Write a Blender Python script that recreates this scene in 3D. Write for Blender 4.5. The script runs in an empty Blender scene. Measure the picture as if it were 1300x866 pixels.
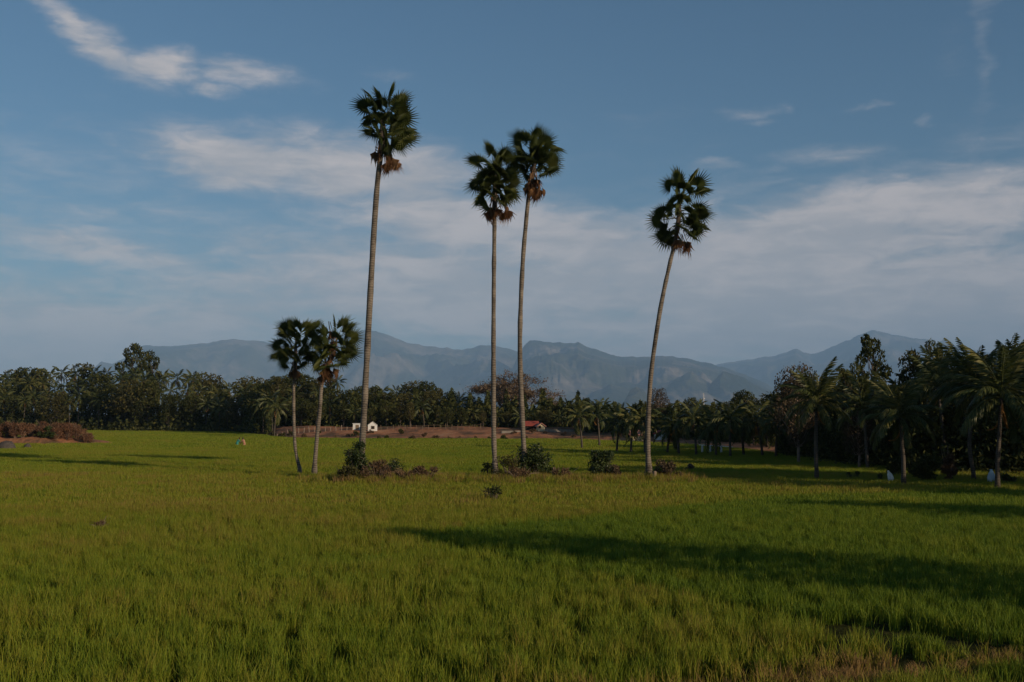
import bpy, math, random
import numpy as np
from mathutils import Vector, Matrix, Euler

R = math.radians
scene = bpy.context.scene
col = scene.collection

# ------------------------------------------------------------------ camera
F = 1400.0            # focal length in photograph pixels (1300 wide)
CAM_Z = 4.0
HORIZON = 528.0
RICE = 0.5            # canopy height of the rice
PITCH = math.atan((HORIZON - 433.0) / F)
cam = bpy.data.cameras.new('camera')
cam.lens = F / 1300.0 * 36.0
cam.sensor_width = 36.0
cam.clip_start = 0.1
cam.clip_end = 150000.0
cam_o = bpy.data.objects.new('camera', cam)
cam_o.location = (0, 0, CAM_Z)
cam_o.rotation_euler = (math.pi / 2 + PITCH, 0, 0)
col.objects.link(cam_o)
scene.camera = cam_o

# ------------------------------------------------------------------ light
SUN_EL = R(17.0)
SUN_H = Vector((0.78, -0.62, 0)).normalized()      # horizontal direction towards the sun (right, behind the camera)
SUN = Vector((SUN_H.x * math.cos(SUN_EL), SUN_H.y * math.cos(SUN_EL), math.sin(SUN_EL)))
sun = bpy.data.lights.new('sun', 'SUN')
sun.energy = 4.8
sun.angle = R(0.5)
sun.color = (1.0, 0.80, 0.56)
sun_o = bpy.data.objects.new('sun', sun)
sun_o.rotation_euler = SUN.to_track_quat('Z', 'Y').to_euler()
sun_o.location = (60, -60, 60)
col.objects.link(sun_o)

vs = scene.view_settings
vs.view_transform = 'Standard'
vs.look = 'None'
vs.gamma = 1.0
vs.exposure = -0.36
vs.use_curve_mapping = False
cy = scene.cycles
cy.max_bounces = 5
cy.diffuse_bounces = 3
cy.glossy_bounces = 2
cy.transmission_bounces = 3
cy.volume_bounces = 1
cy.transparent_max_bounces = 4
cy.caustics_reflective = False
cy.caustics_refractive = False


def ray(px, py):
    d = Vector(((px - 650.0) / F, (433.0 - py) / F, -1.0))
    d.rotate(Euler((math.pi / 2 + PITCH, 0, 0)))
    return d


def at_z(px, py, z=RICE):
    """the place on the level z that stands at this point of the photograph"""
    d = ray(px, py)
    t = (z - CAM_Z) / d.z
    return Vector((d.x * t, d.y * t, z))


def at_y(px, py, Y):
    d = ray(px, py)
    t = Y / d.y
    return Vector((d.x * t, Y, CAM_Z + d.z * t))


def azel(px, py):
    d = ray(px, py).normalized()
    return math.atan2(d.x, d.y), math.asin(d.z)


# ------------------------------------------------------------------ sky
world = bpy.data.worlds.new('World')
scene.world = world
world.use_nodes = True
world.cycles.sampling_method = 'MANUAL'
world.cycles.sample_map_resolution = 256
SKY_STRENGTH = 0.081
CLOUD_GAIN = 1.04


def build_sky():
    nt = world.node_tree
    nt.nodes.clear()
    N = nt.nodes.new
    L = nt.links.new

    def sock(s, v):
        if isinstance(v, (int, float)):
            s.default_value = v
        else:
            L(v, s)

    def m(op, a, b=0.0, c=0.0, clamp=False):
        n = N('ShaderNodeMath')
        n.operation = op
        n.use_clamp = clamp
        sock(n.inputs[0], a)
        sock(n.inputs[1], b)
        sock(n.inputs[2], c)
        return n.outputs[0]

    def smooth(v, a, b):
        n = N('ShaderNodeMapRange')
        n.interpolation_type = 'SMOOTHSTEP'
        sock(n.inputs['Value'], v)
        n.inputs['From Min'].default_value = a
        n.inputs['From Max'].default_value = b
        return n.outputs[0]

    def noise(x, y, z, scale, detail, rough=0.55, dist=0.0):
        c = N('ShaderNodeCombineXYZ')
        sock(c.inputs[0], x); sock(c.inputs[1], y); sock(c.inputs[2], z)
        n = N('ShaderNodeTexNoise')
        n.inputs['Scale'].default_value = scale
        n.inputs['Detail'].default_value = detail
        n.inputs['Roughness'].default_value = rough
        n.inputs['Distortion'].default_value = dist
        L(c.outputs[0], n.inputs['Vector'])
        return n.outputs['Fac']

    tc = N('ShaderNodeTexCoord')
    sep = N('ShaderNodeSeparateXYZ')
    L(tc.outputs['Generated'], sep.inputs[0])
    az0 = m('ARCTAN2', sep.outputs[0], sep.outputs[1])
    el0 = m('ARCSINE', sep.outputs[2])
    # ragged edges
    w1 = noise(az0, m('MULTIPLY', el0, 2.2), 1.7, 13.0, 5.0, 0.6)
    w2 = noise(az0, m('MULTIPLY', el0, 2.2), 7.3, 13.0, 5.0, 0.6)
    az = m('ADD', az0, m('MULTIPLY', m('SUBTRACT', w1, 0.5), 0.07))
    el = m('ADD', el0, m('MULTIPLY', m('SUBTRACT', w2, 0.5), 0.032))

    cover = None
    # px, py, half length, half height (photograph pixels), tilt (degrees, + = falls to the right), weight
    for px, py, a, b, tilt, wt in (
            (95, 36, 52, 16, 26, .60), (142, 66, 58, 19, 28, .70), (208, 82, 62, 18, 2, .70), (318, 94, 64, 16, 6, .52),
            (265, 109, 30, 10, 4, .5), (500, 92, 46, 8, 5, .28),
            (300, 205, 118, 30, 6, .80), (455, 218, 160, 40, 4, .85), (575, 262, 60, 12, 2, .6),
            (130, 318, 170, 22, 8, .62), (15, 292, 60, 16, 12, .5), (230, 335, 170, 14, 6, .4), (330, 372, 260, 30, 3, .55),
            (660, 298, 240, 44, 9, .88), (840, 318, 160, 38, 0, .85), (620, 375, 350, 66, 3, .88),
            (960, 322, 340, 56, -6, .92), (1150, 270, 220, 40, -3, .88), (1225, 232, 60, 16, -4, .6),
            (1050, 390, 400, 80, 0, .98), (910, 215, 44, 9, -2, .32), (1048, 196, 72, 14, 2, .36), (985, 216, 22, 8, 0, .28),
            (955, 145, 40, 10, -3, .34), (958, 160, 24, 7, 0, .28), (992, 141, 10, 5, -10, .30), (1103, 135, 24, 5, -2, .33),
            (1167, 153, 16, 7, -8, .29), (1262, 172, 10, 5, 0, .25),
            (1255, 60, 14, 130, 4, .26), (1215, 40, 40, 90, 8, .15), (1700, 250, 330, 50, 3, .7), (-420, 300, 330, 40, 4, .6)):
        a0, e0 = azel(px, py)
        du = m('SUBTRACT', az, a0)
        dv = m('SUBTRACT', el, e0)
        ct, st = math.cos(R(-tilt)), math.sin(R(-tilt))
        p = m('ADD', m('MULTIPLY', du, ct * F / a), m('MULTIPLY', dv, st * F / a))
        q = m('ADD', m('MULTIPLY', du, -st * F / b), m('MULTIPLY', dv, ct * F / b))
        r2 = m('ADD', m('MULTIPLY', p, p), m('MULTIPLY', q, q))
        g = m('MULTIPLY', m('POWER', 2.71828, m('MULTIPLY', r2, -0.7)), wt)
        cover = g if cover is None else m('MAXIMUM', cover, g)
    # the thin layer goes on all round, thickest low over the horizon
    low = noise(az0, m('MULTIPLY', el0, 4.0), 0.0, 2.6, 3.0)
    band = m('POWER', 2.71828, m('MULTIPLY', m('POWER', m('MULTIPLY', el0, 5.2), 2.0), -1.0))
    base = m('MULTIPLY', m('MULTIPLY', band, smooth(low, .15, .65)), 0.85)
    cover = m('MAXIMUM', cover, base)
    fine = noise(az0, m('MULTIPLY', el0, 3.0), 3.1, 24.0, 7.0, 0.62, 0.5)
    streak = noise(az0, m('MULTIPLY', el0, 6.5), 5.5, 9.0, 6.0, 0.6, 0.6)
    tex = m('ADD', m('MULTIPLY', m('SUBTRACT', fine, 0.5), 1.1), m('MULTIPLY', m('SUBTRACT', streak, 0.5), 0.75))
    dens = smooth(m('ADD', cover, m('MULTIPLY', tex, m('POWER', cover, 0.7))), 0.10, 0.76)
    dens = m('MULTIPLY', dens, 0.88)

    sky = N('ShaderNodeTexSky')
    sky.sky_type = 'NISHITA'
    sky.sun_disc = False
    sky.sun_elevation = SUN_EL
    sky.sun_rotation = math.atan2(SUN_H.x, SUN_H.y)
    sky.altitude = 100.0
    sky.air_density = 1.0
    sky.dust_density = 0.3
    sky.ozone_density = 2.5

    shade = noise(az0, m('MULTIPLY', el0, 3.0), 9.0, 7.0, 5.0, 0.6)
    ramp = N('ShaderNodeMix')
    ramp.data_type = 'RGBA'
    L(smooth(m('ADD', shade, m('MULTIPLY', tex, 0.75)), .34, .76), ramp.inputs['Factor'])
    g = CLOUD_GAIN
    ramp.inputs['A'].default_value = (7.1 * g, 6.8 * g, 6.9 * g, 1)
    ramp.inputs['B'].default_value = (10.0 * g, 8.9 * g, 8.5 * g, 1)
    tint = N('ShaderNodeMix')
    tint.data_type = 'RGBA'
    tint.blend_type = 'MULTIPLY'
    tint.inputs['Factor'].default_value = 1.0
    L(sky.outputs[0], tint.inputs['A'])
    tint.inputs['B'].default_value = (.69, .99, 1.10, 1)
    mix = N('ShaderNodeMix')
    mix.data_type = 'RGBA'
    L(dens, mix.inputs['Factor'])
    L(tint.outputs['Result'], mix.inputs['A'])
    L(ramp.outputs['Result'], mix.inputs['B'])
    bg = N('ShaderNodeBackground')
    bg.inputs['Strength'].default_value = SKY_STRENGTH
    L(mix.outputs['Result'], bg.inputs['Color'])
    out = N('ShaderNodeOutputWorld')
    L(bg.outputs[0], out.inputs['Surface'])


build_sky()

# ------------------------------------------------------------------ helpers
rng = np.random.default_rng(11)
random.seed(11)


def tag(o, label=None, cat=None, group=None, kind=None):
    if label: o['label'] = label
    if cat: o['category'] = cat
    if group: o['group'] = group
    if kind: o['kind'] = kind
    return o


def link(o, parent=None):
    col.objects.link(o)
    if parent is not None:
        o.parent = parent
    return o


def empty(name, loc, rz=0.0, s=1.0):
    o = bpy.data.objects.new(name, None)
    o.location = loc
    o.rotation_euler = (0, 0, rz)
    o.scale = (s, s, s)
    o.empty_display_size = 0.2
    return link(o)


def new_mesh(name, v, f, mat=None, smooth=False):
    me = bpy.data.meshes.new(name)
    v = np.asarray(v, dtype=np.float32)
    if isinstance(f, np.ndarray):
        n, k = f.shape
        me.vertices.add(len(v)); me.vertices.foreach_set('co', v.ravel())
        me.loops.add(n * k); me.loops.foreach_set('vertex_index', f.astype(np.int32).ravel())
        me.polygons.add(n); me.polygons.foreach_set('loop_start', np.arange(0, n * k, k, dtype=np.int32))
        me.update(calc_edges=True)
    else:
        me.from_pydata([tuple(x) for x in v], [], f)
    if smooth:
        me.polygons.foreach_set('use_smooth', np.ones(len(me.polygons), dtype=bool))
    if mat is not None:
        for q in (mat if isinstance(mat, (list, tuple)) else [mat]):
            me.materials.append(q)
    me.update()
    return me


def mobj(name, me, parent=None, loc=(0, 0, 0)):
    o = bpy.data.objects.new(name, me)
    o.location = loc
    return link(o, parent)


class MB:
    """collects shapes for one mesh"""
    def __init__(s):
        s.v, s.f, s.mi = [], [], []

    def add(s, v, f, mi=0):
        b = len(s.v)
        s.v.extend([tuple(x) for x in v])
        s.f.extend([tuple(i + b for i in q) for q in f])
        s.mi.extend([mi] * len(f))

    def box(s, lo, hi, mi=0):
        x0, y0, z0 = lo; x1, y1, z1 = hi
        s.add([(x0, y0, z0), (x1, y0, z0), (x1, y1, z0), (x0, y1, z0), (x0, y0, z1), (x1, y0, z1), (x1, y1, z1), (x0, y1, z1)],
              [(0, 3, 2, 1), (4, 5, 6, 7), (0, 1, 5, 4), (1, 2, 6, 5), (2, 3, 7, 6), (3, 0, 4, 7)], mi)

    def tube(s, pts, radii, n=6, mi=0, cap=True, wob=0.0):
        pts = [Vector(p) for p in pts]
        vs_, fs = [], []
        ref = Vector((0.31, 0.95, 0.05))
        for i, p in enumerate(pts):
            t = (pts[min(i + 1, len(pts) - 1)] - pts[max(i - 1, 0)]).normalized()
            a = t.cross(ref)
            if a.length < 0.05:
                a = t.cross(Vector((1, 0, 0)))
            a.normalize(); b = t.cross(a)
            for k in range(n):
                an = 2 * math.pi * k / n
                rr = radii[i] * (1 + wob * random.uniform(-1, 1))
                vs_.append(p + a * (math.cos(an) * rr) + b * (math.sin(an) * rr))
        for i in range(len(pts) - 1):
            for k in range(n):
                k2 = (k + 1) % n
                fs.append((i * n + k, i * n + k2, (i + 1) * n + k2, (i + 1) * n + k))
        if cap:
            fs.append(tuple(range(n - 1, -1, -1)))
            fs.append(tuple(range((len(pts) - 1) * n, len(pts) * n)))
        s.add(vs_, fs, mi)

    def mesh(s, name, mat, smooth=False):
        me = new_mesh(name, s.v, s.f, mat, smooth)
        if any(s.mi):
            me.polygons.foreach_set('material_index', np.array(s.mi, dtype=np.int32))
        return me

    def build(s, name, mat, parent=None, loc=(0, 0, 0), smooth=False):
        return mobj(name, s.mesh(name, mat, smooth), parent, loc)


# ------------------------------------------------------------------ materials
def nodes_of(name):
    mat = bpy.data.materials.new(name)
    mat.use_nodes = True
    nt = mat.node_tree
    nt.nodes.clear()
    out = nt.nodes.new('ShaderNodeOutputMaterial')
    return mat, nt, out


def ramp_node(nt, stops):
    r = nt.nodes.new('ShaderNodeValToRGB')
    el = r.color_ramp.elements
    el[0].position, el[0].color = stops[0][0], (*stops[0][1], 1)
    el[1].position, el[1].color = stops[-1][0], (*stops[-1][1], 1)
    for p, c in stops[1:-1]:
        e = el.new(p); e.color = (*c, 1)
    return r


def leaf_mat(name, stops, transl=0.25, rough=0.55, spec=0.25, src='island', objvar=0.25):
    """foliage: every leaf its own tone, each plant shifted a little"""
    mat, nt, out = nodes_of(name)
    N, L = nt.nodes.new, nt.links.new
    geo = N('ShaderNodeNewGeometry')
    oi = N('ShaderNodeObjectInfo')
    mx = N('ShaderNodeMath'); mx.operation = 'MULTIPLY_ADD'
    L(geo.outputs['Random Per Island'], mx.inputs[0]); mx.inputs[1].default_value = 1.0 - objvar
    m2 = N('ShaderNodeMath'); m2.operation = 'MULTIPLY'; m2.inputs[1].default_value = objvar
    L(oi.outputs['Random'], m2.inputs[0]); L(m2.outputs[0], mx.inputs[2])
    r = ramp_node(nt, stops); L(mx.outputs[0], r.inputs[0])
    b = N('ShaderNodeBsdfPrincipled')
    b.inputs['Roughness'].default_value = rough
    b.inputs['Specular IOR Level'].default_value = spec
    L(r.outputs[0], b.inputs['Base Color'])
    if transl > 0:
        t = N('ShaderNodeBsdfTranslucent'); L(r.outputs[0], t.inputs['Color'])
        ms = N('ShaderNodeMixShader'); ms.inputs[0].default_value = transl
        L(b.outputs[0], ms.inputs[1]); L(t.outputs[0], ms.inputs[2]); L(ms.outputs[0], out.inputs['Surface'])
    else:
        L(b.outputs[0], out.inputs['Surface'])
    return mat


def rough_mat(name, stops, scale=3.0, detail=6.0, rough=0.9, bump=0.3, dist=0.05, stretch=(1, 1, 1), coords='Object', spec=0.2):
    """earth, bark, plaster: mottled by noise, with fine relief"""
    mat, nt, out = nodes_of(name)
    N, L = nt.nodes.new, nt.links.new
    tc = N('ShaderNodeTexCoord'); mp = N('ShaderNodeMapping')
    mp.inputs['Scale'].default_value = stretch
    if coords == 'World':
        g = N('ShaderNodeNewGeometry'); L(g.outputs['Position'], mp.inputs[0])
    else:
        L(tc.outputs[coords], mp.inputs[0])
    n = N('ShaderNodeTexNoise'); n.inputs['Scale'].default_value = scale
    n.inputs['Detail'].default_value = detail; n.inputs['Roughness'].default_value = 0.6
    L(mp.outputs[0], n.inputs['Vector'])
    r = ramp_node(nt, stops); L(n.outputs['Fac'], r.inputs[0])
    b = N('ShaderNodeBsdfPrincipled'); b.inputs['Roughness'].default_value = rough
    b.inputs['Specular IOR Level'].default_value = spec
    L(r.outputs[0], b.inputs['Base Color'])
    if bump > 0:
        n2 = N('ShaderNodeTexNoise'); n2.inputs['Scale'].default_value = scale * 4; n2.inputs['Detail'].default_value = 4
        L(mp.outputs[0], n2.inputs['Vector'])
        bp = N('ShaderNodeBump'); bp.inputs['Strength'].default_value = bump; bp.inputs['Distance'].default_value = dist
        L(n2.outputs['Fac'], bp.inputs['Height']); L(bp.outputs[0], b.inputs['Normal'])
    L(b.outputs[0], out.inputs['Surface'])
    return mat


M = {}
M['fan'] = leaf_mat('palmyra_leaf', [(0, (.038, .054, .014)), (.5, (.075, .092, .022)), (.8, (.125, .132, .034)), (1, (.20, .18, .05))], .42, .5, .2, objvar=.6)
M['fan_dead'] = leaf_mat('palmyra_dead_leaf', [(0, (.13, .065, .034)), (.5, (.24, .125, .06)), (1, (.38, .22, .11))], .15, .7, .15, objvar=.7)
M['coco'] = leaf_mat('coconut_leaf', [(0, (.032, .046, .014)), (.55, (.072, .084, .023)), (1, (.18, .155, .045))], .25, .45, .22, objvar=.45)
M['coco_dead'] = leaf_mat('coconut_dead_leaf', [(0, (.16, .075, .025)), (1, (.34, .17, .05))], .2, .7, .15)
M['broad'] = leaf_mat('broad_leaf', [(0, (.024, .034, .012)), (.6, (.058, .066, .019)), (1, (.135, .122, .034))], .28, .6, .1)
M['broad_olive'] = leaf_mat('olive_leaf', [(0, (.034, .036, .015)), (.6, (.080, .075, .024)), (1, (.15, .122, .04))], .25, .6, .1)
M['broad_brown'] = leaf_mat('withered_leaf', [(0, (.050, .038, .022)), (.6, (.085, .060, .034)), (1, (.13, .090, .05))], .15, .7, .15)
M['bush'] = leaf_mat('bush_leaf', [(0, (.022, .036, .010)), (.6, (.042, .062, .016)), (1, (.085, .095, .028))], .22, .5, .3)
M['dry'] = leaf_mat('dry_brush', [(0, (.070, .045, .026)), (.6, (.125, .076, .042)), (1, (.20, .13, .07))], .1, .8, .1)
M['scrub'] = leaf_mat('red_scrub', [(0, (.085, .042, .026)), (.6, (.16, .080, .046)), (1, (.26, .15, .08))], .1, .8, .1)
M['bare_leaf'] = leaf_mat('greyish_brown_leaf', [(0, (.10, .070, .042)), (.6, (.16, .11, .066)), (1, (.22, .155, .10))], .2, .8, .1)
M['twig'] = rough_mat('twig', [(.3, (.17, .12, .09)), (.7, (.26, .19, .145))], 2.0, 3, bump=0)
M['bark'] = rough_mat('bark', [(.3, (.060, .046, .036)), (.7, (.12, .095, .075))], 3.0, 5, bump=.4, dist=.03, stretch=(1, 1, .3))
M['bark_pale'] = rough_mat('pale_bark', [(.3, (.17, .15, .125)), (.7, (.28, .25, .21))], 3.0, 5, bump=.4, dist=.03, stretch=(1, 1, .6))
M['post'] = rough_mat('fence_stone', [(.3, (.17, .125, .095)), (.7, (.28, .21, .16))], 3.0, 5, bump=.3, dist=.02)
M['white'] = rough_mat('white_paint', [(.3, (.58, .57, .53)), (.7, (.74, .73, .70))], 1.5, 5, bump=.05, dist=.01)
M['cream'] = rough_mat('cream_plaster', [(.3, (.55, .45, .27)), (.7, (.66, .56, .36))], 1.5, 5, bump=.05, dist=.01)
M['redroof'] = rough_mat('red_roof', [(.3, (.22, .040, .030)), (.7, (.33, .075, .05))], 2.5, 5, bump=.2, dist=.03)
M['pinkroof'] = rough_mat('faded_roof', [(.3, (.34, .15, .11)), (.7, (.45, .22, .17))], 2.5, 5, bump=.2, dist=.03)
M['dark'] = rough_mat('dark_opening', [(.3, (.012, .011, .010)), (.7, (.022, .020, .018))], 2.0, 3, bump=0)
M['wood'] = rough_mat('weathered_wood', [(.3, (.15, .105, .07)), (.7, (.26, .19, .13))], 6.0, 5, bump=.4, dist=.01, stretch=(1, 1, .2))
M['cloth_white'] = rough_mat('white_sackcloth', [(.3, (.66, .66, .64)), (.7, (.80, .80, .78))], 6.0, 5, bump=.3, dist=.02)
M['cloth_blue'] = rough_mat('pale_blue_sackcloth', [(.3, (.40, .50, .56)), (.7, (.60, .68, .72))], 6.0, 5, bump=.3, dist=.02)
M['teal'] = rough_mat('teal_cloth', [(.3, (.03, .17, .14)), (.7, (.05, .24, .20))], 8.0, 4, bump=.2, dist=.01)
M['orange'] = rough_mat('orange_cloth', [(.3, (.34, .17, .10)), (.7, (.42, .22, .14))], 8.0, 4, bump=.2, dist=.01)
M['skin'] = rough_mat('skin', [(.3, (.13, .07, .045)), (.7, (.18, .10, .065))], 8.0, 3, rough=.6, bump=0)
M['hair'] = rough_mat('black_hair', [(.3, (.012, .010, .009)), (.7, (.025, .02, .018))], 20.0, 3, rough=.5, bump=0)
M['stone'] = rough_mat('dark_stone', [(.3, (.05, .042, .038)), (.7, (.10, .085, .075))], 4.0, 5, bump=.6, dist=.05)
M['steel'] = rough_mat('pale_steel', [(.3, (.50, .50, .49)), (.7, (.62, .62, .60))], 4.0, 3, rough=.5, bump=0)


def trunk_mat(name, dark, pale, rings):
    """palm stem: rings of leaf scars with lichen blotches"""
    mat, nt, out = nodes_of(name)
    N, L = nt.nodes.new, nt.links.new
    tc = N('ShaderNodeTexCoord')
    w = N('ShaderNodeTexWave'); w.wave_type = 'BANDS'; w.bands_direction = 'Z'
    w.inputs['Scale'].default_value = rings; w.inputs['Distortion'].default_value = 5.0
    w.inputs['Detail'].default_value = 3; w.inputs['Detail Scale'].default_value = 1.5
    L(tc.outputs['Object'], w.inputs['Vector'])
    n = N('ShaderNodeTexNoise'); n.inputs['Scale'].default_value = 1.6; n.inputs['Detail'].default_value = 7
    n.inputs['Roughness'].default_value = .65
    L(tc.outputs['Object'], n.inputs['Vector'])
    a = N('ShaderNodeMath'); a.operation = 'MULTIPLY_ADD'; a.inputs[1].default_value = .20
    L(w.outputs['Fac'], a.inputs[0]); L(n.outputs['Fac'], a.inputs[2])
    mr = N('ShaderNodeMapRange'); mr.inputs['From Min'].default_value = .36; mr.inputs['From Max'].default_value = .80
    L(a.outputs[0], mr.inputs['Value'])
    r = ramp_node(nt, [(0, dark), (1, pale)]); L(mr.outputs[0], r.inputs[0])
    b = N('ShaderNodeBsdfPrincipled'); b.inputs['Roughness'].default_value = .9; b.inputs['Specular IOR Level'].default_value = .15
    L(r.outputs[0], b.inputs['Base Color'])
    bp = N('ShaderNodeBump'); bp.inputs['Strength'].default_value = .6; bp.inputs['Distance'].default_value = .04
    L(a.outputs[0], bp.inputs['Height']); L(bp.outputs[0], b.inputs['Normal'])
    L(b.outputs[0], out.inputs['Surface'])
    return mat


M['palm_trunk'] = trunk_mat('palmyra_stem', (.045, .037, .030), (.23, .19, .15), 2.2)
M['coco_trunk'] = trunk_mat('coconut_stem', (.034, .028, .022), (.12, .098, .078), 3.0)


def rice_mat():
    """rice: green to straw by plot and plant, tips a little yellower"""
    mat, nt, out = nodes_of('rice_blades')
    N, L = nt.nodes.new, nt.links.new
    at = N('ShaderNodeAttribute'); at.attribute_type = 'INSTANCER'; at.attribute_name = 'tint'
    hh = N('ShaderNodeAttribute'); hh.attribute_name = 'tip'
    geo = N('ShaderNodeNewGeometry')
    a = N('ShaderNodeMath'); a.operation = 'MULTIPLY_ADD'; a.inputs[1].default_value = .42
    L(geo.outputs['Random Per Island'], a.inputs[0]); L(at.outputs['Fac'], a.inputs[2])
    b_ = N('ShaderNodeMath'); b_.operation = 'MULTIPLY_ADD'; b_.inputs[1].default_value = .14
    L(hh.outputs['Fac'], b_.inputs[0]); L(a.outputs[0], b_.inputs[2])
    s = N('ShaderNodeMath'); s.operation = 'SUBTRACT'; s.inputs[1].default_value = .26; s.use_clamp = True
    L(b_.outputs[0], s.inputs[0])
    r = ramp_node(nt, [(0, (.068, .125, .011)), (.35, (.150, .205, .015)), (.62, (.220, .226, .020)), (.85, (.26, .185, .040)), (1, (.27, .165, .065))])
    L(s.outputs[0], r.inputs[0])
    b = N('ShaderNodeBsdfPrincipled'); b.inputs['Roughness'].default_value = .6; b.inputs['Specular IOR Level'].default_value = .15
    L(r.outputs[0], b.inputs['Base Color'])
    t = N('ShaderNodeBsdfTranslucent'); L(r.outputs[0], t.inputs['Color'])
    ms = N('ShaderNodeMixShader'); ms.inputs[0].default_value = .3
    L(b.outputs[0], ms.inputs[1]); L(t.outputs[0], ms.inputs[2]); L(ms.outputs[0], out.inputs['Surface'])
    return mat


M['rice'] = rice_mat()

# ------------------------------------------------------------------ ground
def smoothstep(x):
    x = np.clip(x, 0, 1)
    return x * x * (3 - 2 * x)


EDGE_PX = [-900, -300, 100, 300, 345, 372, 500, 720, 850, 930, 1000, 1060, 1150, 1300, 1800]
EDGE_Z = [300, 300, 285, 262, 205, 186, 180, 176, 150, 128, 104, 88, 78, 74, 74]
BANK_H = [.9, .9, .9, 1.2, 1.7, 1.8, 1.8, 1.7, .9, .5, .3, .2, .15, .1, .1]


def edge_z(px):
    return np.interp(px, EDGE_PX, EDGE_Z)


def ground_h(x, y):
    """level of the land: flat paddies, then the bank that carries the houses and the wood"""
    x = np.asarray(x, float); y = np.asarray(y, float)
    px = 650 + F * x / np.maximum(y, 1.0)
    ez = edge_z(px)
    h = np.interp(px, EDGE_PX, BANK_H) * smoothstep((y - ez) / 30.0)
    wob = .18 * np.sin(x * .31 + 1.3) * np.sin(y * .23 + x * .11) + .1 * np.sin(x * .83) * np.cos(y * .71)
    return h + wob * smoothstep((y - ez) / 8.0) * np.clip(h, 0, 1)


def gz(x, y):
    return float(ground_h(x, y))


def ground_material():
    mat, nt, out = nodes_of('paddy_mud')
    N, L = nt.nodes.new, nt.links.new
    g = N('ShaderNodeNewGeometry')
    n = N('ShaderNodeTexNoise'); n.inputs['Scale'].default_value = .35; n.inputs['Detail'].default_value = 8; n.inputs['Roughness'].default_value = .7
    L(g.outputs['Position'], n.inputs['Vector'])
    r = ramp_node(nt, [(.3, (.020, .024, .009)), (.55, (.034, .036, .012)), (.75, (.050, .045, .020))])
    L(n.outputs['Fac'], r.inputs[0])
    b = N('ShaderNodeBsdfPrincipled'); b.inputs['Roughness'].default_value = .95; b.inputs['Specular IOR Level'].default_value = 0
    L(r.outputs[0], b.inputs['Base Color'])
    n2 = N('ShaderNodeTexNoise'); n2.inputs['Scale'].default_value = 3.0; n2.inputs['Detail'].default_value = 6
    L(g.outputs['Position'], n2.inputs['Vector'])
    bp = N('ShaderNodeBump'); bp.inputs['Strength'].default_value = .8; bp.inputs['Distance'].default_value = .15
    L(n2.outputs['Fac'], bp.inputs['Height']); L(bp.outputs[0], b.inputs['Normal'])
    L(b.outputs[0], out.inputs['Surface'])
    return mat


M['ground'] = ground_material()
g = MB()
S = 65000.0
g.add([(-S, -S, 0), (S, -S, 0), (S, S, 0), (-S, S, 0)], [(0, 1, 2, 3)])
tag(g.build('ground', M['ground']), 'flat paddy land reaching to the hills', kind='structure')


def bank_material():
    mat, nt, out = nodes_of('laterite_earth')
    N, L = nt.nodes.new, nt.links.new
    g = N('ShaderNodeNewGeometry')
    n = N('ShaderNodeTexNoise'); n.inputs['Scale'].default_value = .16; n.inputs['Detail'].default_value = 9; n.inputs['Roughness'].default_value = .7
    mp = N('ShaderNodeMapping'); mp.inputs['Scale'].default_value = (1, .7, 2.0)
    L(g.outputs['Position'], mp.inputs[0]); L(mp.outputs[0], n.inputs['Vector'])
    r = ramp_node(nt, [(.34, (.075, .060, .030)), (.44, (.16, .085, .048)), (.54, (.36, .155, .074)), (.72, (.42, .24, .135))])
    L(n.outputs['Fac'], r.inputs[0])
    b = N('ShaderNodeBsdfPrincipled'); b.inputs['Roughness'].default_value = .95; b.inputs['Specular IOR Level'].default_value = .1
    L(r.outputs[0], b.inputs['Base Color'])
    n2 = N('ShaderNodeTexNoise'); n2.inputs['Scale'].default_value = 1.2; n2.inputs['Detail'].default_value = 6
    L(g.outputs['Position'], n2.inputs['Vector'])
    bp = N('ShaderNodeBump'); bp.inputs['Strength'].default_value = .9; bp.inputs['Distance'].default_value = .3
    L(n2.outputs['Fac'], bp.inputs['Height']); L(bp.outputs[0], b.inputs['Normal'])
    L(b.outputs[0], out.inputs['Surface'])
    return mat


M['earth'] = bank_material()


def build_bank():
    pxs = np.linspace(-600, 1000, 200)
    ts = np.concatenate([np.linspace(-2, 40, 30), np.linspace(50, 400, 12)])
    V = []
    for px in pxs:
        ez = float(edge_z(px))
        for t in ts:
            y = ez + t
            x = (px - 650) / F * y
            V.append((x, y, gz(x, y) + (0.006 if t > 0 else -.05)))
    n, k = len(pxs), len(ts)
    i = np.arange(n - 1)[:, None] * k + np.arange(k - 1)[None, :]
    f = np.stack([i, i + k, i + k + 1, i + 1], -1).reshape(-1, 4)
    me = new_mesh('dirt_bank', np.array(V), f, M['earth'], True)
    tag(mobj('dirt_bank', me), 'low bank of reddish bare earth along the far edge of the field', kind='structure')


build_bank()

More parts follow.
